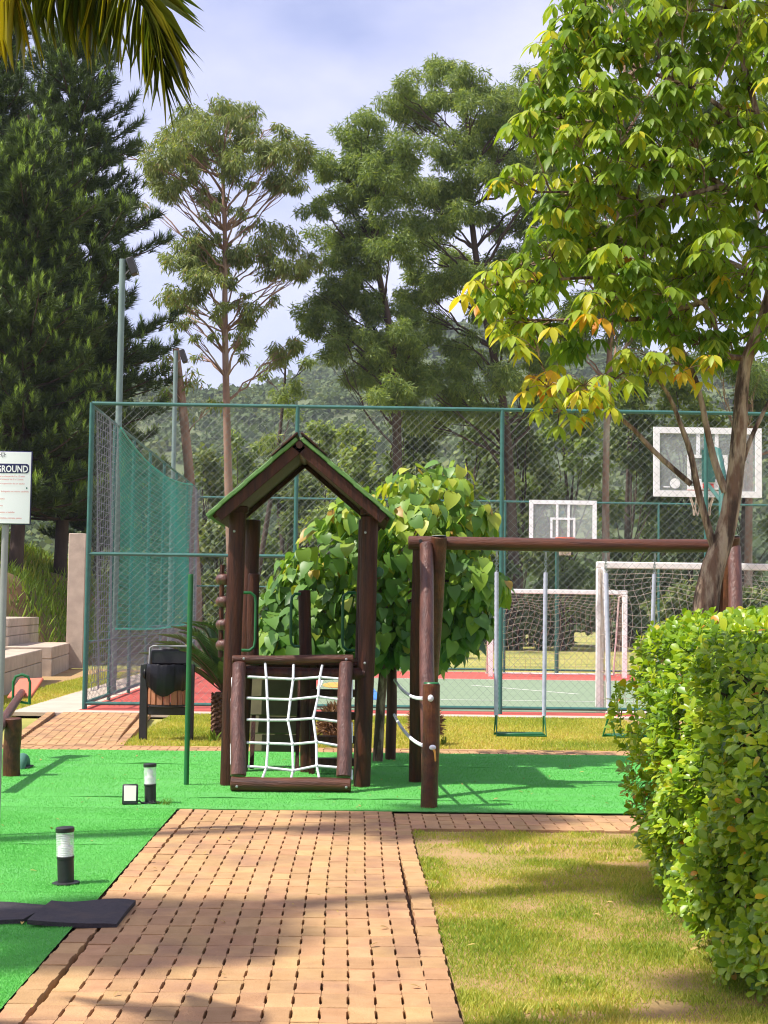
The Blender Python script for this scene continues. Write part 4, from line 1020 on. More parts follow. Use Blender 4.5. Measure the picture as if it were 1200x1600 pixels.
blob_tree('eucalyptus_tree', 'tall airy eucalyptus with single reddish trunk rising above the play tower roof', 'tree', 'eucalyptus trees beyond the court', 58,
          [(366, 985), (358, 800), (354, 640), (351, 500), (352, 380), (348, 270), (345, 215)], .19, .04, EUCA, L_EUC, M['euc'], 1150, .28, .95, dep=1.0, rscale=1.1, tint=(.3, .85), br=.075, seed=3, base=-.1)
EUCB = bl7([(900, 340), (830, 400), (970, 400), (1050, 420), (780, 470), (900, 470), (860, 430), (960, 500), (1000, 470)], 36) + \
    bl7([(860, 600), (930, 570), (1000, 560), (950, 650), (830, 560)], 30) + bl7([(740, 500), (760, 600), (700, 650), (730, 450)], 20) + \
    bl7([(830, 740), (740, 760), (900, 820), (980, 780), (800, 870), (870, 900), (790, 800), (930, 730), (880, 690)], 31) + \
    bl7([(720, 1020), (760, 950), (830, 1000), (800, 1130), (930, 1150), (1000, 1100), (700, 1060), (850, 1080), (900, 990), (960, 1000)], 29) + \
    bl7([(860, 1280), (960, 1330), (780, 1180), (940, 1240), (1040, 1210), (1020, 1330), (1080, 1290), (1090, 1150), (1060, 1040), (900, 1210)], 26)
blob_tree('eucalyptus_tree', 'dense dark green eucalyptus in the middle, left of the tallest one', 'tree', 'eucalyptus trees beyond the court', 60,
          [(622, 1000), (622, 800), (620, 640), (612, 520), (585, 400), (577, 300), (575, 215)], .24, .05, EUCB, L_DENSE, M['darkbark'], 2000, .24, .55, dep=1.3, rscale=1.18, tint=(.2, .85), br=.09, seed=4, base=-.1)
EUCC = [(x, y, random.uniform(24, 34)) for x, y in ((625, 143), (650, 165), (670, 122), (690, 104), (712, 112), (738, 128), (765, 150), (700, 150), (735, 170), (640, 185), (612, 170), (670, 175), (800, 175), (850, 190), (835, 255), (870, 250), (855, 340), (880, 380), (860, 430), (890, 470), (800, 400), (652, 300), (655, 350), (650, 400), (672, 380), (662, 450), (668, 300), (640, 470), (705, 290))] + \
    [(x, y, random.uniform(28, 38)) for x, y in ((760, 195), (800, 150), (820, 200), (730, 220), (770, 240), (720, 270), (690, 235), (690, 300), (760, 285), (810, 260), (725, 330), (680, 345), (705, 395), (765, 345), (820, 330),
     (740, 430), (690, 455), (760, 480), (665, 500), (705, 530), (640, 560), (740, 560), (795, 520), (830, 460), (850, 390), (870, 300), (840, 130), (880, 220), (780, 410), (660, 425), (690, 580), (780, 590), (850, 560), (830, 610), (655, 600), (705, 625), (645, 640), (760, 640), (865, 640), (900, 615), (720, 590), (690, 650))]
blob_tree('eucalyptus_tree', 'tallest broad eucalyptus, right of centre against the sky', 'tree', 'eucalyptus trees beyond the court', 63,
          [(806, 1000), (800, 800), (790, 640), (755, 480), (735, 340), (735, 230), (722, 135)], .24, .06, EUCC, L_DENSE, M['darkbark'], 1800, .25, .65, dep=1.5, rscale=1.22, tint=(.2, .9), br=.10, seed=5, base=-.1)
EUCD = [(random.uniform(880, 1110), random.uniform(-60, 560), random.uniform(28, 40)) for _ in range(46)]
blob_tree('eucalyptus_tree', 'eucalyptus behind the leafy yellowing tree, its trunk left of the nearer backboard', 'tree', 'eucalyptus trees beyond the court', 66,
          [(948, 1000), (946, 800), (948, 640), (960, 400), (975, 150), (980, -30)], .19, .05, EUCD, L_DENSE, M['euc'], 1300, .27, .6, dep=2.0, rscale=1.2, tint=(.1, .75), br=.10, seed=6, base=-.1)
EUCE = [(random.uniform(1090, 1420), random.uniform(-150, 600), random.uniform(30, 42)) for _ in range(44)]
blob_tree('eucalyptus_tree', 'eucalyptus at the right edge behind the nearer backboard', 'tree', 'eucalyptus trees beyond the court', 68,
          [(1168, 1000), (1170, 800), (1172, 640), (1180, 400), (1190, 100), (1195, -80)], .2, .05, EUCE, L_DENSE, M['euc'], 620, .37, .6, dep=2.2, tint=(.1, .7), br=.10, seed=7, base=-.1)
EUCF = [(262, 560, 16), (300, 590, 22), (255, 610, 24), (330, 630, 18), (240, 570, 14), (288, 640, 20)]
blob_tree('eucalyptus_tree', 'leaning reddish trunk with sparse broken top left of the tower', 'tree', 'eucalyptus trees beyond the court', 50,
          [(306, 960), (304, 870), (296, 740), (286, 640), (280, 590), (275, 545)], .2, .11, EUCF, L_EUC, M['euc'], 420, .3, .9, dep=.7, tint=(.3, .9), br=.05, seed=8, base=0)
EUCG = [(430, 560, 22), (470, 600, 22), (440, 620, 24), (410, 580, 16), (480, 560, 18), (455, 650, 22), (425, 690, 24), (470, 700, 20)]
blob_tree('eucalyptus_tree', 'slender young eucalyptus with thin leaning trunk behind the tower roof', 'tree', 'eucalyptus trees beyond the court', 64,
          [(392, 960), (420, 800), (436, 690), (445, 600), (446, 560)], .13, .03, EUCG, L_DENSE, M['darkbark'], 700, .3, .7, dep=.8, tint=(.3, .9), br=.04, seed=9, base=0)
# undergrowth and bushy trees behind the far fence
def bush(px, top, wpx, Y, label, seed, lm=L_BUSH, per=430, tint=(.1, .8), nb=22, trunk=True):
    r_ = np.random.default_rng(seed); base = np.array(at(px, 960, Y)); base[2] = -.1; zt = at(px, top, Y).z; W = wpx*Y/FPX/2
    t = thing('bushy_tree', base, label, 'tree', 'bushy trees behind the far fence'); mb = MB()
    mb.tube(smooth_path([base, base+[.2*r_.normal(), 0, zt*.4], base+[.4*r_.normal(), .2, zt*.75]], 10), np.linspace(.05*zt**.6, .03, 10), 7)
    B = []
    for k in range(nb):
        h = (k+.5)/nb; a = r_.random()*6.28; rad = W*math.sin(min(1, .25+h*.9)*math.pi*.86+.12)*(.55+.4*r_.random())
        c = base+[math.cos(a)*rad, math.sin(a)*rad*.8, .35+h*(zt-.8)]; B.append((c, W*r_.uniform(.3, .45))); limb(mb, base+[0, 0, c[2]*.55], c, .04, .012, k, -.02, 5, 4)
    mb.build('trunk', M['darkbark'], t)
    R, P, S = blob_leaves(B, per, .24, .25, flat=.85, up=.5); scatter('crown', T_CARD, R, P, S, np.clip(r_.normal(np.mean(tint), .2, len(P)), 0, 1), lm, t)
    return t
bushes = [(315, 690, 120, 80, 'pale green bushy tree behind the bin and the green pole'), (375, 665, 120, 84, 'pale green bushy tree behind the left tower posts'), (440, 690, 120, 82, 'mid green bushy tree below the tower roof ridge'), (505, 650, 120, 80, 'pale green bushy tree right of the roof ridge'), (225, 690, 150, 60, 'broad olive bushy tree behind the green net'), (150, 720, 130, 56, 'bushy tree between the pines and the pillar'),
          (345, 800, 120, 66, 'low pale bush left of the play tower post'), (415, 835, 110, 70, 'low bush seen between the tower posts'), (470, 740, 110, 74, 'small rounded bushy tree seen under the tower roof'),
          (545, 655, 150, 70, 'dark bushy tree right of the tower roof'), (640, 630, 160, 68, 'rounded dark bushy tree over the heart leaved tree'),
          (735, 600, 160, 70, 'olive bushy tree right behind the second fence post from the left'), (815, 610, 160, 69, 'dark bushy tree left of the far backboard'),
          (890, 580, 170, 72, 'dark bushy tree behind the far backboard'), (985, 560, 180, 70, 'dark bushy tree between the two backboards'),
          (1075, 570, 180, 71, 'bushy tree behind the nearer backboard'), (1165, 590, 180, 69, 'bushy tree at the right edge of the photo')]
for k, (px, top, wp, Y, lb_) in enumerate(bushes): bush(px, top, wp, Y, lb_, 40+k, L_DENSE if k % 2 else L_BUSH, tint=(.2, .8) if k % 3 else (.3, .95))
low = [(700, 880, 120, 62, 'low dark shrub behind the far goal, near the swing legs'), (790, 868, 130, 63, 'low dark shrub behind the left half of the far goal'), (880, 872, 130, 62, 'low dark shrub behind the right half of the far goal'),
       (970, 865, 130, 63, 'low dark shrub behind the left post of the nearer goal'), (1060, 900, 130, 58, 'bright low shrub behind the nearer goal net'), (1150, 895, 140, 58, 'bright low shrub right of the yellowing tree trunk'), (610, 880, 130, 64, 'low dark shrub hidden mostly by the heart leaved tree')]
for k, (px, top, wp, Y, lb_) in enumerate(low): bush(px, top, wp, Y, lb_, 70+k, L_BUSH, per=420, tint=(.0, .6) if k < 4 else (.4, 1), nb=12)
# forest on the hills
n = 4300; Xh = rng.uniform(-1, 1, n); Yh = 125+rng.random(n)**.8*600; Xh = Xh*(40+Yh*.34)+Yh*.02; Zh = hill_h(Xh, Yh)
cw = rng.uniform(1.6, 4.2, n)*(0.7+Yh/700); kk = 84
d = rnd_dirs(n*kk).reshape(n, kk, 3); d[:, :, 2] = np.abs(d[:, :, 2])*1.0; P = np.c_[Xh, Yh, Zh][:, None]+d*cw[:, None, None]*(.75+.3*rng.random((n, kk, 1)))
tn = np.clip(rng.normal(.45, .22, n)[:, None]+rng.normal(0, .15, (n, kk)), 0, 1)
R = frames((rnd_dirs(n*kk)+np.array([0, 0, -.3])), d.reshape(-1, 3)+rnd_dirs(n*kk)*.35)
scatter('forest', T_LEAFQ, R, P.reshape(-1, 3), (cw[:, None]*rng.uniform(.22, .5, (n, kk))).ravel(), tn.ravel(), L_HILL, None, 'stuff')
bpy.data.objects['forest']['label'] = 'wooded hillside far behind the court'

# ---- pines on the bank
def pine(loc, H, prof, seed, label, tips=.5, first=.12):
    r_ = np.random.default_rng(seed); loc = np.array(loc, float)
    t = thing('pine_tree', loc, label, 'tree', 'pine trees on the grass bank')
    mb = MB(); tp = smooth_path([loc, loc+[.15, 0, H*.4], loc+[.05, .1, H*.75], loc+[0, 0, H]], 24); mb.tube(tp, np.linspace(.21, .03, 24), 10)
    A = []; Pp = []; Ln = []; Tn = []
    hs = np.arange(H*first, H-.3, .50)
    for h in hs:
        f = h/H; rad = np.interp(f, [p[0] for p in prof], [p[1] for p in prof]); nb = 8; wj = r_.uniform(.72, 1.14)
        a0 = r_.random()*6.28
        for k in range(nb):
            a = a0+k*6.28/nb+r_.normal()*.2; Lb = rad*wj*r_.uniform(.5, 1.12); o = np.array([math.cos(a), math.sin(a), 0]); c = along(tp, loc[2]+h)
            rise = .05+.35*f; pts = [c+o*Lb*s+np.array([0, 0, Lb*(rise*s-.22*s+.34*s*s)]) for s in np.linspace(0, 1, 6)]
            mb.tube(pts, np.linspace(.045, .012, 6), 5, False)
            side = np.array([-o[1], o[0], 0]); nt_ = int(7+Lb*10)
            for q in range(nt_):
                s = .22+.78*(q/(nt_-1)) if nt_ > 1 else 1; wd = (1-s)*.35*Lb+.22
                p = np.array(pts[0])+(np.array(pts[-1])-pts[0])*s; p[2] += (np.interp(s, np.linspace(0, 1, 6), [x[2] for x in pts])-p[2])
                off = r_.uniform(-1, 1); p = p+side*off*wd+np.array([0, 0, r_.uniform(-.12, .18)])
                A.append(norm(o*.7+side*off*.5+np.array([0, 0, .55+.5*r_.random()]))); Pp.append(p); Ln.append(r_.uniform(.26, .36)); Tn.append(np.clip(r_.normal(.35, .14), 0, .7))
                if r_.random() < tips*(s**2): A.append(norm(np.array([r_.normal()*.12, r_.normal()*.12, 1]))); Pp.append(p+np.array([0, 0, .14])+o*.1); Ln.append(.34); Tn.append(.85+.15*r_.random())
    mb.build('trunk', M['pinebark'], t)
    A, Pp, Ln, Tn = map(np.array, (A, Pp, Ln, Tn)); k = 30; n = len(A)
    cand = Tn > .8; sp = np.where(cand, .55, .85)
    D = norm(A[:, None]+rnd_dirs(n*k).reshape(n, k, 3)*sp[:, None, None]); st = rng.random((n, k, 1))
    P = Pp[:, None]+A[:, None]*st*np.where(cand, .26, .22)[:, None, None]
    S = Ln[:, None]*rng.uniform(.7, 1.1, (n, k))*np.where(cand, .55, 1)[:, None]
    tn = np.clip(Tn[:, None]+rng.normal(0, .06, (n, k)), 0, 1)
    scatter('crown', T_NEEDLE, frames(D.reshape(-1, 3), rnd_dirs(n*k)), P.reshape(-1, 3), S.ravel(), tn.ravel(), L_PINE, t)
    return t
def on_bank(px, Y): x = at(px, 950, Y).x; return (x, Y, float(bank_h(np.array(x), np.array(Y)))-.1)
PF = [(0, 3.0), (.2, 3.4), (.35, 3.7), (.55, 3.0), (.75, 2.1), (.9, 1.1), (1, .25)]
pA = pine(on_bank(92, 46), 17.5, PF, 1, 'large dark pine whose right side reaches toward the tall light pole', .35)
pB = pine(on_bank(22, 41), 13.0, [(0, 2.4), (.3, 2.7), (.6, 2.1), (.85, 1.2), (1, .2)], 2, 'pine with bright upright shoots at the left edge, behind the sign', .95, .14)
pC = copy_tree(pA, on_bank(-40, 50), 2.1, 'tall pine partly cut by the left edge of the photo', 1.08)
pD = copy_tree(pB, on_bank(150, 52), 1.2, 'smaller pine between the light pole and the larger pine', .72)
pE = copy_tree(pA, on_bank(-170, 44), 4.0, 'pine outside the left edge of the photo', .95)

# ---- grass blades
def blades(name, P, h, tint, m, lean=.35, label=None, parent=None, width=1.0):
    n = len(P); D = rnd_dirs(n)*lean; D[:, 2] = 1; s = np.stack([h*width, h, h], 1)
    o = scatter(name, T_BLADE, frames(D, rnd_dirs(n)*[1, 1, .2]), P, s, np.clip(tint, 0, 1), m, parent, 'stuff')
    return o
def vnoise(x, y, s, seed):
    r_ = np.random.default_rng(seed); g_ = r_.random((64, 64)); x = (x*s) % 63; y = (y*s) % 63; i = x.astype(int); j = y.astype(int); u = x-i; v = y-j; u = u*u*(3-2*u); v = v*v*(3-2*v)
    return (g_[i, j]*(1-u)*(1-v)+g_[(i+1) % 64, j]*u*(1-v)+g_[i, (j+1) % 64]*(1-u)*v+g_[(i+1) % 64, (j+1) % 64]*u*v)
n = 210000; y = 4.6+5.5*rng.random(n)**1.35; x = PR+.004+rng.random(n)*np.minimum(3.4, .25+(y*.27))
w1 = vnoise(x+9, y+3, 1.6, 1); w2 = vnoise(x, y, 4.5, 2); w3 = vnoise(x+4, y, .8, 3)
def spot(cx, cy, rx, ry): return np.exp(-(((x-cx)/rx)**2+((y-cy)/ry)**2))
q1 = gnd(695, 1312); q2 = gnd(725, 1332); q3 = gnd(1040, 1568)
bare = np.maximum.reduce([spot(q1.x, q1.y, .16, .12), spot(q2.x, q2.y, .2, .12), spot(q3.x, q3.y, .18, .17), .75*(w1*w2 > .52)])
keep = rng.random(n) > bare*1.1; tint = .12+.42*w1+.36*w3-.1*(w2 > .6)+rng.normal(0, .17, n)-.05; hh = rng.uniform(.010, .034, n)*(.35+1.2*w2*w1+.5*w2)
blades('lawn_grass', np.c_[x, y, np.full(n, -.018)][keep], hh[keep], tint[keep], L_GRASS, .8, width=1.5)
n = 90000; y = 16.05+4.9*rng.random(n); x = -2.45+10*rng.random(n)*.62-.0; w1 = vnoise(x+3, y, .9, 4); w2 = vnoise(x, y, 3, 5)
blades('lawn_grass', np.c_[x, y, np.full(n, -.018)], rng.uniform(.02, .05, n), .2+.5*w1+rng.normal(0, .14, n), L_GRASS, .8, width=2.2)
n = 26000; y = 15+19*rng.random(n); x = -5.6+.9*rng.random(n)
blades('lawn_grass', np.c_[x, y, np.full(n, -.018)], rng.uniform(.02, .06, n), .25+.45*vnoise(x, y, .8, 6)+rng.normal(0, .14, n), L_GRASS, .8, width=2.4)
n = 26000; X = -7.0-10*rng.random(n)**1.3; Y = 27+30*rng.random(n); Z = bank_h(X, Y); w1 = vnoise(X, Y, 1.1, 8); k = (w1 > .3) & (Z > .05)
blades('bank_grass', np.c_[X, Y, Z-.03][k], (rng.uniform(.18, .5, n)*(.5+w1))[k], (.1+.7*w1+rng.normal(0, .15, n))[k], L_LONG, .6, width=.8)

# ---- heart leaved tree behind the tower
T_HEART = leaf_tpl([(0, 0), (-.10, .26), (.06, .45), (.30, .44), (.58, .33), (.82, .14), (1, 0)], .22, .28)
Yt = 14.55; tb = gnd(590, 1190); S_ = FPX/Yt
t = thing('heart_leaf_tree', (tb.x, tb.y, 0), 'rounded tree with big heart shaped leaves behind the play tower', 'tree')
mb = MB(); trk = smooth_path([(tb.x, tb.y, -.02), at(594, 1110, Yt), at(600, 1040, Yt), at(602, 930, Yt)], 14); mb.tube(trk, np.linspace(.05, .036, 14), 12)
hull = [(640, 775, 44), (695, 768, 44), (575, 800, 40), (735, 812, 36), (545, 805, 28), (650, 830, 60), (590, 860, 62), (520, 868, 52), (710, 860, 58), (470, 905, 40), (445, 945, 36), (500, 940, 55), (570, 930, 65), (650, 920, 70),
        (735, 905, 48), (765, 915, 26), (425, 985, 28), (480, 990, 45), (550, 1000, 40), (620, 990, 55), (690, 985, 55), (735, 965, 35), (640, 1005, 26), (590, 1005, 30), (440, 1000, 20), (520, 1005, 26)]
LOC = []; DR = []; NR = []; SC = []; TN = []; r_ = np.random.default_rng(5)
for px, py, r in hull:
    dyy = r_.normal()*.16; c = np.array(at(px, py, Yt+dyy)); Rr = r/S_; limb(mb, along(trk, c[2]-.2), c, .022, .008, int(px), -.04, 6, 5)
    n = int(40+r*1.7)
    for sgn in (0,):
        d = rnd_dirs(n); d[:, 1] -= .25; d = norm(d); p = c+d*Rr*(.6+.55*r_.random((n, 1)))*[1, 1.7, 1]
        LOC.append(p); DR.append(d*.45+[0, 0, -.75]+rnd_dirs(n)*.4); NR.append(d+[0, -.15, .6]+rnd_dirs(n)*.6)
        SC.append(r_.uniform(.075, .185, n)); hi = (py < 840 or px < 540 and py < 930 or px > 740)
        topness = np.clip((960-py)/220, 0, 1)*.45  # upper leaves yellower, and tinted paler to stand in for high sun
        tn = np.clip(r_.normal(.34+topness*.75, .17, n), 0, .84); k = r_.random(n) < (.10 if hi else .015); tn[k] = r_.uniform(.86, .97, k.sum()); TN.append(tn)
LOC, DR, NR, SC, TN = map(np.concatenate, (LOC, DR, NR, SC, TN))
mb.build('trunk', M['peel'], t)
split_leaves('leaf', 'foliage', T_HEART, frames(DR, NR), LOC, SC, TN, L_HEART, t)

# ---- yellowing tree at the right, in front of the swings
T_LANCE = leaf_tpl([(0, 0), (.12, .08), (.32, .175), (.55, .185), (.78, .11), (.93, .035), (1, 0)], .25, .25)
YT = 9.6
def c5(x, y): return (800+x/2.963, 600+y/2.963)
def c6(x, y): return (700+x/2.286, y/2.286)
def tz(px, py, dy=0): return np.array(at(px, py, YT+dy))
base = tz(1096, 985); base[2] = -.05; base[0] = tz(1085, 1000)[0]
t = thing('yellowing_tree', base, 'tree with drooping green and yellow leaves and pale peeling trunk behind the hedge', 'tree')
mb = MB()
main = smooth_path([base, tz(1097, 968), tz(1112, 890), tz(1128, 850), tz(1141, 802), tz(1154, 701), tz(1159, 600), tz(1166, 560), tz(1188, 510), tz(1206, 450), tz(1215, 330), tz(1190, 200, .2), tz(1150, 60, .3), tz(1120, -60, .3)], 44)
mb.tube(main, np.interp(np.linspace(0, 1, 44), [0, .25, .5, .62, 1], [.095, .062, .040, .034, .012]), 12, True, .12, 3)
subs = [[(1117, 863), (1100, 802), (1086, 752), (1080, 700), (1063, 667), (1050, 620), (1020, 580), (985, 570)], [(1134, 769), (1116, 725), (1104, 667), (1091, 600), (1075, 560), (1040, 500), (985, 470)],
        [(1080, 757), (1020, 705), (989, 668), (950, 640), (900, 610), (860, 612)], [(1166, 560), (1110, 560), (1130, 480), (1060, 455), (990, 440), (930, 430), (850, 440), (780, 440)],
        [(1206, 440), (1120, 400), (1040, 380), (960, 385), (870, 395)], [(1212, 340), (1130, 290), (1050, 240), (980, 210), (900, 180), (830, 190)], [(1195, 230), (1110, 150), (1010, 110), (920, 80), (850, 70)],
        [(1135, 805), (1170, 690), (1215, 600), (1260, 560)], [(1175, 530), (1230, 470), (1300, 380), (1350, 250)], [(1200, 250), (1260, 160), (1300, 40)], [(1130, 290), (1010, 320), (940, 300), (840, 300)], [(1105, 470), (1000, 500), (900, 500), (810, 500)]]
SP_ = []
for k, s in enumerate(subs):
    dy = random.uniform(-.35, .35); pts = smooth_path([tz(x, y, dy*(i/len(s))) for i, (x, y) in enumerate(s)], 16); SP_.append(pts)
    mb.tube(pts, np.linspace(.028 if k < 2 else .02, .007, 16), 8, False, .1, k)
ALLP = np.vstack([main]+SP_)
tips = [c6(x, y) for x, y in ((330, 150), (430, 60), (560, 110), (700, 90), (850, 90), (1000, 60), (1100, 120), (260, 270), (400, 250), (540, 200), (700, 200), (900, 170), (1060, 220), (220, 440), (330, 400), (520, 340), (620, 380), (740, 340),
    (900, 440), (1000, 380), (1100, 560), (1040, 600), (420, 480), (620, 560), (720, 580), (820, 620), (200, 640), (300, 680), (400, 700), (480, 600), (600, 760), (700, 740), (350, 760), (300, 880), (180, 950), (90, 1010), (250, 1000),
    (380, 900), (480, 960), (140, 1100), (230, 1160), (330, 1200), (420, 1180), (480, 1080), (640, 900), (760, 880), (900, 870), (1050, 830), (1120, 880), (700, 1040), (640, 1120), (760, 1120), (880, 1150), (940, 1050), (1060, 1150),
    (820, 1220), (920, 1220), (470, 130), (620, 30), (780, 20), (930, 30), (1090, 20), (800, 280), (600, 280), (460, 290), (980, 260), (860, 740), (960, 690), (560, 850), (450, 820), (830, 960), (1000, 960), (590, 1000), (540, 900), (380, 20), (460, -10), (1140, 300), (1130, 700),
    (820, 480), (900, 560), (1010, 500), (560, 460), (660, 460), (350, 560), (520, 680))]
low_tips = [(849, 590, .86), (866, 612, .8), (901, 590, .7), (945, 592, .72), (975, 575, .66), (852, 640, .78), (1041, 560, .82), (1089, 575, .86), (838, 596, .97), (885, 628, .84), (925, 612, .8), (765, 470, .8), (795, 500, .8), (820, 525, .75), (735, 445, .75), (870, 330, .8), (905, 300, .78), (930, 470, .84), (1010, 255, .74), (980, 345, .74), (1000, 545, .7)]
low_tips = [(x, y, min(v-.05, .84)) for x, y, v in low_tips]
extra = [(random.uniform(1205, 1480), random.uniform(-260, 540), .35) for _ in range(60)]+[(random.uniform(900, 1200), random.uniform(-260, -10), .35) for _ in range(24)]
back = [(random.uniform(830, 1190), random.uniform(30, 520), random.uniform(.35, .62)) for _ in range(46)]
LOC = []; DR = []; NR = []; SC = []; TN = []
for kind, lst in (('t', [(x, y, None) for x, y in tips]), ('l', low_tips), ('e', extra), ('b', back)):
    for px, py, tv in lst:
        dy = random.uniform(-.55, .35) if kind != 'b' else random.uniform(.3, 1.1)
        px += 26 if kind == 't' else (14 if kind == 'l' else 0); c = tz(px, py, dy); rr = .125; nw = {'t': 12, 'l': 5, 'e': 6, 'b': 8}[kind]
        j = np.argmin(np.linalg.norm((ALLP-c)*[1, 1, 1.2]-[.15, 0, 0], axis=1)); tw_ = limb(mb, ALLP[j], c+[0, 0, -.02], .009, .004, int(px+py), .03, 6, 4)
        for q in range(nw):
            o = c+rnd_dirs(1)[0]*rr*[1.15, 1.1, .8]; mb.tube([tw_[4], (tw_[4]+o)/2+[0, 0, .02], o], [.004, .003, .002], 4, False)
            n = random.randint(5, 8); a = rng.random()*6.28+np.arange(n)*6.28/n
            dd = np.c_[np.cos(a), np.sin(a), np.full(n, -.75)]+rnd_dirs(n)*.28; LOC.append(o+dd*.012); DR.append(dd)
            NR.append(np.c_[np.cos(a)*.5, np.sin(a)*.5, np.ones(n)]+rnd_dirs(n)*.2); SC.append(rng.uniform(.065, .155, n))
            tb_ = (min(.72, rng.normal(.38+.14*(o[2] > c[2]), .17)) if tv is None else rng.normal(tv, .09)); tb_ = .86 if tv is None and rng.random() < .012 else tb_; TN.append(np.clip(tb_+rng.normal(0, .07, n), 0, 1))  # leaves in the upper half of each spray tinted lighter, as sunlit tops
LOC, DR, NR, SC, TN = map(np.concatenate, (LOC, DR, NR, SC, TN))
mb.build('trunk', M['peel'], t)
split_leaves('leaf', 'foliage', T_LANCE, frames(DR, NR), LOC, SC, TN, L_T1, t)

# ---- clipped hedge at the right
T_OVAL = leaf_tpl([(0, 0), (.2, .16), (.5, .31), (.78, .31), (.94, .16), (1, 0)], .28, .18)
hc = np.array([2.85, 7.10, .548]); hr = np.array([1.36, 1.90, .885])
t = thing('clipped_hedge', (hc[0], hc[1], 0), 'thick clipped hedge with glossy bright green leaves at the right edge', 'hedge')
def hull_pt(d):
    q_ = np.abs(d/hr); k = ((q_[:, 0]**9+q_[:, 1]**9)**(11/9)+q_[:, 2]**11)**(-1/11); P = d*k[:, None]; z = P[:, 2]+hc[2]
    a = np.arctan2(d[:, 1], d[:, 0]); bump_ = 1+.03*np.sin(a*7+z*5)+.03*np.sin(a*15-z*9)+.015*np.sin(a*31+z*17)
    s = np.interp(z, [-.05, .25, .6, .9, 1.6], [.92, .95, .985, 1.0, .985])*bump_
    P[:, 0] *= s; P[:, 1] *= s; P[:, 0] += .05*P[:, 1]; P[:, 2] *= 1+.02*np.sin(P[:, 0]*6)+.015*np.sin(P[:, 1]*9)
    return P+hc
n = 9600; d = rnd_dirs(n); d[:, 1] *= 1.2; d[:, 0] -= .4; d[:, 1] -= .4; d = norm(d); P0 = hull_pt(d); rec = np.clip(np.sin(P0[:, 0]*9+P0[:, 2]*5)*np.sin(P0[:, 1]*8-P0[:, 2]*9)*np.sin(P0[:, 2]*11+P0[:, 1]*3)*.5+rng.normal(.25, .3, n), 0, 1); P0 = hc+(P0-hc)*(1-.11*rec[:, None]); n_keep = P0[:, 2] > .03; P0 = P0[n_keep]; n = len(P0)
nrm = norm((P0-hc)/hr**1.3); mb = MB()
for k in range(420):
    i = int(rng.integers(n)); a = hc+(P0[i]-hc)*[.35, .35, .3]; a[2] = max(.05, a[2]-.2); limb(mb, a, P0[i]+nrm[i]*(.035 if k % 4 == 0 else -.02), .008, .0025, i, -.05, 5, 4)
for k in range(14): a = rng.random()*6.28; q = hc+[math.cos(a)*.5, math.sin(a)*.6, 0]; limb(mb, (q[0], q[1], -.05), hc+[math.cos(a)*.8, math.sin(a)*.9, .3], .025, .012, k, 0, 5, 6)
mb.build('branches', M['core'], t)
m = 7; LOC = []; DR = []; NR = []
A = norm(nrm+np.array([-.12, -.1, .5])+rnd_dirs(n)*.55); a0 = rng.random(n)*6.28
u = norm(np.cross(A, rnd_dirs(n))); v = np.cross(A, u)
for k in range(m):
    a = a0+k*2.4; o = u*np.cos(a)[:, None]+v*np.sin(a)[:, None]; f = k/m
    DR.append(o*(.45+.6*(1-f))+A*(.35+.75*f)); NR.append(A*.6-o*.35+[-.35, -.1, .75]+rnd_dirs(n)*.2); LOC.append(P0+A*(.045*f-.03)+o*.004)
LOC, DR, NR = map(np.concatenate, (LOC, DR, NR)); N_ = len(LOC); SC = rng.uniform(.018, .060, N_); 
shoot = np.tile(rng.normal(0, .17, n), m); TN = np.clip(.62+shoot+rng.normal(0, .13, N_), 0, .9); k = rng.random(N_) < .018; TN[k] = rng.uniform(.93, 1, k.sum())
split_leaves('leaf', 'foliage', T_OVAL, frames(DR, NR), LOC, SC, TN, L_HEDGE, t)
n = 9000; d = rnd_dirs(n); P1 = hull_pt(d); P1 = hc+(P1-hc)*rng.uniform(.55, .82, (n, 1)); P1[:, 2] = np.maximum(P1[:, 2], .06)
scatter('inner_foliage', T_OVAL, frames(rnd_dirs(n), norm(P1-hc)+rnd_dirs(n)*.4), P1, rng.uniform(.07, .12, n), np.clip(rng.normal(.06, .06, n), 0, .3), L_HEDGE, t, 'stuff')  # inner leaves tinted very dark, so the gaps' shade is in their colour

# ---- cycads
def frond_mesh(pts, nl, ll, wd, tintm, V_ang=.9, droop=.3, taper=True):
    pts = smooth_path(pts, 20); T = norm(np.gradient(pts, axis=0)); upv = np.array([0, 0, 1.])
    D = []; P = []; NR = []; S = []
    for k in range(nl):
        s = .12+.88*k/(nl-1); i = s*19; i0 = min(18, int(i)); f = i-i0; p = pts[i0]*(1-f)+pts[i0+1]*f; tg = T[i0]; sd = norm(np.cross(tg, upv)); nn = np.cross(sd, tg)
        for sg in (-1, 1):
            D.append(sd*sg*V_ang+tg*.55+nn*.35-upv*droop); P.append(p); NR.append(nn+rnd_dirs(1)[0]*.1); S.append(ll*(math.sin(min(1, (1.06-s)*1.6)*math.pi/2) if taper else 1)*(.6+.4*min(1, s*4)))
    D, P, NR, S = map(np.array, (D, P, NR, S)); Sc = np.stack([S*0+wd, S, S], 1)
    return pts, frames(D, NR), P, Sc, np.clip(rng.normal(tintm, .12, len(P)), 0, 1)
T_STRIP = leaf_tpl([(0, .3), (.4, .5), (.8, .35), (1, 0)], .15, .12)
cyp = gnd(352, 1150)
t = thing('cycad_palm', (cyp.x, cyp.y, 0), 'dark green cycad with stiff arching fronds left of the tower post', 'palm')
zc = .5; mb = MB(); mb.tube([(cyp.x, cyp.y, -.03), (cyp.x, cyp.y, .2), (cyp.x, cyp.y, zc)], [.13, .15, .12], 14, True, .25, 3)
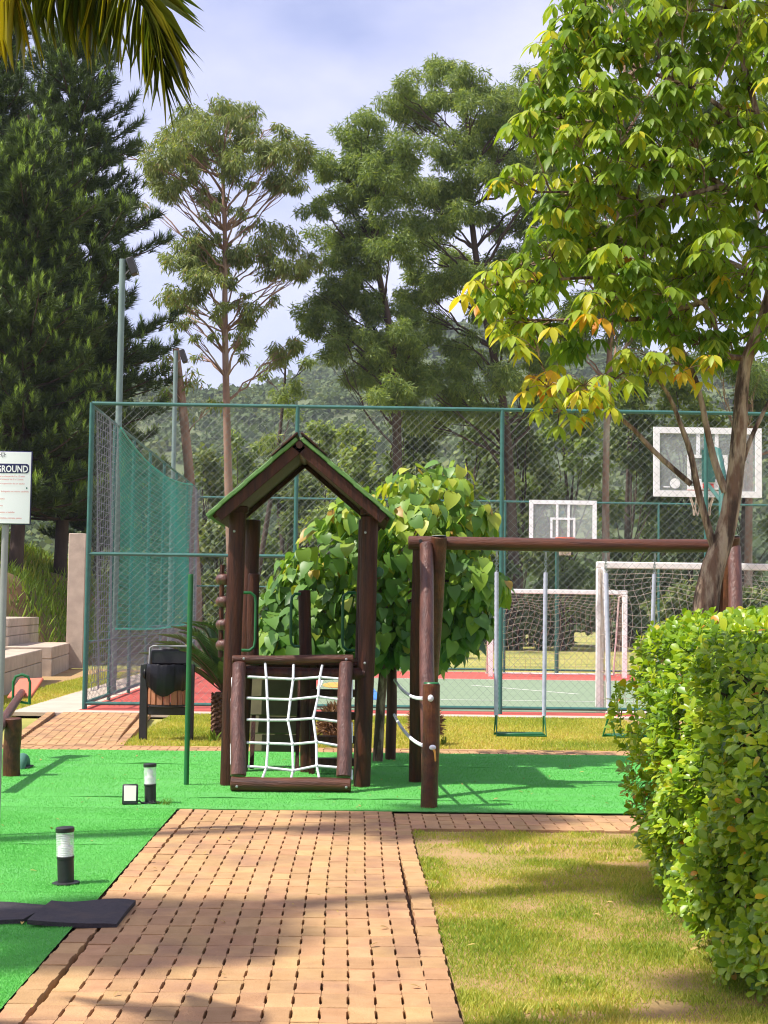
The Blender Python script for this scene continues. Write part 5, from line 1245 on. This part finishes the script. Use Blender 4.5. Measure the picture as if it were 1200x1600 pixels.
for k in range(150):
    a = k*2.4; z = .03+.45*k/150; mb.box((cyp.x+.145*math.cos(a), cyp.y+.145*math.sin(a), z), (.05, .045, .03), rotm(0, -.6, a))
mb.build('trunk', M['stump'], t)
for k in range(34):
    a = k*2.39996; el = .45+.9*(k/34); Lf = 1.12 if k > 3 else 1.0; o = np.array([math.cos(a), math.sin(a), 0]); b = np.array([cyp.x, cyp.y, zc])
    pts = [b+o*.04, b+o*Lf*.35*math.cos(el)+[0, 0, Lf*.38*math.sin(el)], b+o*Lf*.75*math.cos(el)+[0, 0, Lf*.68*math.sin(el)], b+o*Lf*1.0*math.cos(el*.85)+[0, 0, Lf*.74*math.sin(el)]]
    pp, R, P, Sc, tn = frond_mesh(pts, 58, .15, .013, .62, .62, .0)
    fo = scatter('frond', T_STRIP, R, P, Sc, tn, L_CYC, t)
    st = MB().tube(pp, np.linspace(.009, .003, 20), 5, False).build('frond_stem', M['greenpaint'] if False else M['twig'], t); bpy.data.objects.remove(st) if False else None; st.parent = fo; 
def shaggy(px, py, r, label):
    q = gnd(px, py); t = thing('cut_cycad', (q.x, q.y, 0), label, 'cycad stump', 'cut back cycad stumps on the lawn'); mb = MB(); mb.ball((q.x, q.y, .2), (r*.72, r*.72, .2), 14, 9); mb.build('core', M['stump'], t)
    n = 700; d = rnd_dirs(n); d[:, 2] = np.abs(d[:, 2])*1.2-.25; d = norm(d); P = np.array([q.x, q.y, .2])+d*[r*.66, r*.66, .2]; P[:, 2] = np.maximum(P[:, 2], .01)
    scatter('dry_fibre', T_BLADE, frames(d+rnd_dirs(n)*.6, rnd_dirs(n)), P, np.stack([rng.uniform(.07, .14, n)*1.5, rng.uniform(.06, .13, n), rng.uniform(.06, .13, n)], 1), rng.random(n), M['stump2'] if 'stump2' in M else M.setdefault('stump2', leafmat('dry_frond_base', [(0, (.08, .04, .025)), (.6, (.24, .13, .075)), (1, (.42, .26, .15))], .1, .9, .2)), t, 'stuff')
    return t
shaggy(664, 1163, .2, 'round shaggy brown cycad stump behind the rope barrier post')
shaggy(522, 1166, .19, 'shaggy brown cycad stump seen through the rope net')
# small weeds at the foot of the cycad and bollard
def weed(px, py, n, h, label, wd=.4):
    q = gnd(px, py); t = thing('weed', (q.x, q.y, 0), label, 'weed', 'small weeds'); d = rnd_dirs(n)*.75; d[:, 2] = 1
    P = np.array([q.x, q.y, 0])+rnd_dirs(n)*[.05, .05, 0]; hh = rng.uniform(.6, 1.1, n)*h
    scatter('blades', T_STRIP, frames(d, rnd_dirs(n)), P, np.stack([hh*wd*.5, hh, hh], 1), rng.uniform(.1, .6, n), L_LONG, t); return t
weed(332, 1158, 14, .14, 'small leafy weed at the foot of the cycad')
weed(256, 1258, 26, .06, 'tuft of grass beside the bollard light next to the floodlight', .12)
weed(690, 1163, 12, .1, 'small dark weed right of the cycad stump')

# ---- a few dry leaves and crumbs of soil lying about
# short pile of the artificial turf
L_PILE = leafmat('turf_pile', [(0, (.10, .42, .075)), (.5, (.145, .52, .105)), (1, (.22, .58, .16))], .25, .7, .25, (1, 1.05, .8))
n = 190000; y = 5.0+6.0*rng.random(n)**.9; x = PL-.004-rng.random(n)*(.25+y*.26-1.2).clip(.2, 3); w1 = vnoise(x+20, y, 1.3, 31); w2 = vnoise(x+20, y+7, 5, 32)
blades('turf_pile', np.c_[x, y, np.full(n, .003)], rng.uniform(.006, .013, n), .25+.35*w1+.25*w2+rng.normal(0, .13, n), L_PILE, .9, width=2.2)
n = 150000; y = 11.02+4.4*rng.random(n); x = -3.8+7.2*rng.random(n); w1 = vnoise(x+20, y, 1.0, 33); w2 = vnoise(x+20, y+7, 3, 34)
blades('turf_pile', np.c_[x, y, np.full(n, .003)], rng.uniform(.008, .016, n), .25+.35*w1+.25*w2+rng.normal(0, .13, n), L_PILE, .9, width=2.6)
n = 170; x = rng.uniform(-3, 2.2, n); y = rng.uniform(5.2, 15, n)**1.0; P = np.c_[x, y, np.full(n, .016)]
scatter('leaf_litter', T_LANCE, frames(rnd_dirs(n)*[1, 1, .12], np.array([0, 0, 1])+rnd_dirs(n)*.35), P, rng.uniform(.02, .05, n), rng.uniform(.8, 1, n), leafmat('dry_leaf', [(0, (.2, .12, .05)), (.85, (.35, .24, .10)), (1, (.5, .38, .12))], .2, .8, .2), None, 'stuff')['label'] = 'scattered dry leaves on the ground'
# ---- palms at the left, outside the frame except for the hanging fronds
T_PL = leaf_tpl([(0, .35), (.3, .5), (.7, .4), (1, 0)], .3, .3)
def palm(loc, H, label, visible=None, seed=1, nf=20, Lf=2.3, k_=1.0):
    r_ = np.random.default_rng(seed); loc = np.array(loc, float); t = thing('palm_tree', loc, label, 'palm', 'palm trees on the left'); top = loc+[.05, 0, H]
    mb = MB(); mb.tube(smooth_path([loc+[0, 0, -.05], loc+[.03, 0, H*.5], top], 30), np.linspace(.15, .10, 30)*(.7 if k_ < 1 else 1)*(1+.05*(np.arange(30) % 2)), 14); mb.build('trunk', M['bark'], t)
    for k in range(nf):
        a = k*2.39996+seed; el = 1.15-1.5*k/nf; o = np.array([math.cos(a), math.sin(a), 0])
        pts = [top, top+o*Lf*.3*math.cos(el*.6)+[0, 0, Lf*.33*math.sin(el)+.1], top+o*Lf*.65+[0, 0, Lf*.45*math.sin(el)], top+o*Lf*.95+[0, 0, Lf*.3*math.sin(el)-.35]]
        pp, R, P, Sc, tn = frond_mesh(pts, int(60*Lf/1.7) if k_ == 1 else 60, .48*k_, .03*k_, .35, .75, .45)
        fo = scatter('frond', T_PL, R, P, Sc, tn, L_PALM, t); MB().tube(pp, np.linspace(.018*k_, .004*k_, 20), 6, False).build('frond_stem', M['twig'], fo)
    return t, top
KS = .49; py_ = 4.15; pl, top = palm((-2.35, py_, 0), 2.72, 'palm outside the left edge with fronds hanging into the top left corner', seed=2, nf=9, Lf=1.1, k_=.49)
def px_frond(path, leaf_fn, nl, tintm):
    pts = smooth_path([top]+[np.array(at(x, y, Y*KS)) for x, y, Y in path], 26)
    fo = MB().tube(pts, np.linspace(.02*KS, .005*KS, 26), 7, False).build('frond', M['twig'], pl)
    T = norm(np.gradient(pts, axis=0)); var = [raw_mesh('leaflet', T_PL[0], T_PL[1], L_PALM, np.full(len(T_PL[0]), (k+.5)/8)) for k in range(8)]
    for k in range(nl):
        s = .38+.62*k/(nl-1); i = s*25; i0 = min(24, int(i)); f = i-i0; p = pts[i0]*(1-f)+pts[i0+1]*f
        for sg in (-1, 1):
            d, ln, nn = leaf_fn(s, sg, T[i0]); d = norm(np.array(d)+rnd_dirs(1)[0]*.09); R = frames(d[None], (np.array(nn)+rnd_dirs(1)[0]*.35)[None])[0]
            ob = bpy.data.objects.new('leaflet', var[int(np.clip(random.gauss(tintm, .16), 0, .99)*8)]); A = Matrix(R.tolist()).to_4x4() @ Matrix.Diagonal((.017*KS, ln*KS*random.uniform(.85, 1.1), ln*KS, 1)); A.translation = Vector(p-WL[pl])
            COL.objects.link(ob); ob.parent = fo; ob.matrix_basis = A
def lf1(s, sg, tg):
    q = (s-.38)/.62
    if sg > 0: return (1.0-.85*q, -.2, .12-1.05*q), .66-.1*q, (-.2, -.8, .6)
    return (-.35+.35*q, .1, -1), .42, (.2, -.9, .3)
px_frond([(-60, -95, 8.5), (70, -75, 8.4), (160, -45, 8.3), (222, 0, 8.2), (242, 50, 8.1)], lf1, 44, .40)
def lf2(s, sg, tg): return (.25*sg+.1, .15*sg, -1), .46, (.3*sg, -.8, .2)
px_frond([(-160, -60, 8.9), (-60, -62, 8.7), (40, -55, 8.6), (120, -40, 8.5), (165, -15, 8.4)], lf2, 36, .52)
px_frond([(-200, -20, 8.2), (-110, -45, 8.0), (-30, -40, 7.9), (30, -20, 7.8)], lf2, 26, .7)
for (x, y, H, Lf, nf, lb_) in ((-5.7, 5.6, 11.8, .7, 7, 'tall slender palm outside the photo on the left, shading the lawn'), (-5.5, 3.2, 11.6, .6, 7, 'tall slender palm outside the photo on the left, nearest the camera'),
                     (-9.3, 3.9, 13.2, .9, 8, 'tall slender palm outside the photo on the left, farther from the path'), (-7.1, 7.7, 12.2, 1.0, 8, 'tall slender palm outside the photo on the left, beside the turf')):
    palm((x, y, 0), H, lb_, seed=int(y*3)+4, nf=nf, Lf=Lf)
# ---- air
hz = bpy.data.materials.new('haze_air'); hz.use_nodes = True; hn = hz.node_tree.nodes; hn.clear()
ho = hn.new('ShaderNodeOutputMaterial'); hv = hn.new('ShaderNodeVolumePrincipled'); hv.inputs['Color'].default_value = (.80, .86, 1, 1); hv.inputs['Density'].default_value = .00022
hz.node_tree.links.new(hv.outputs[0], ho.inputs['Volume'])
haze = MB().box((0, 725, 94), (1500, 1700, 192)).build('haze', hz, None, smooth=False, kind='stuff')
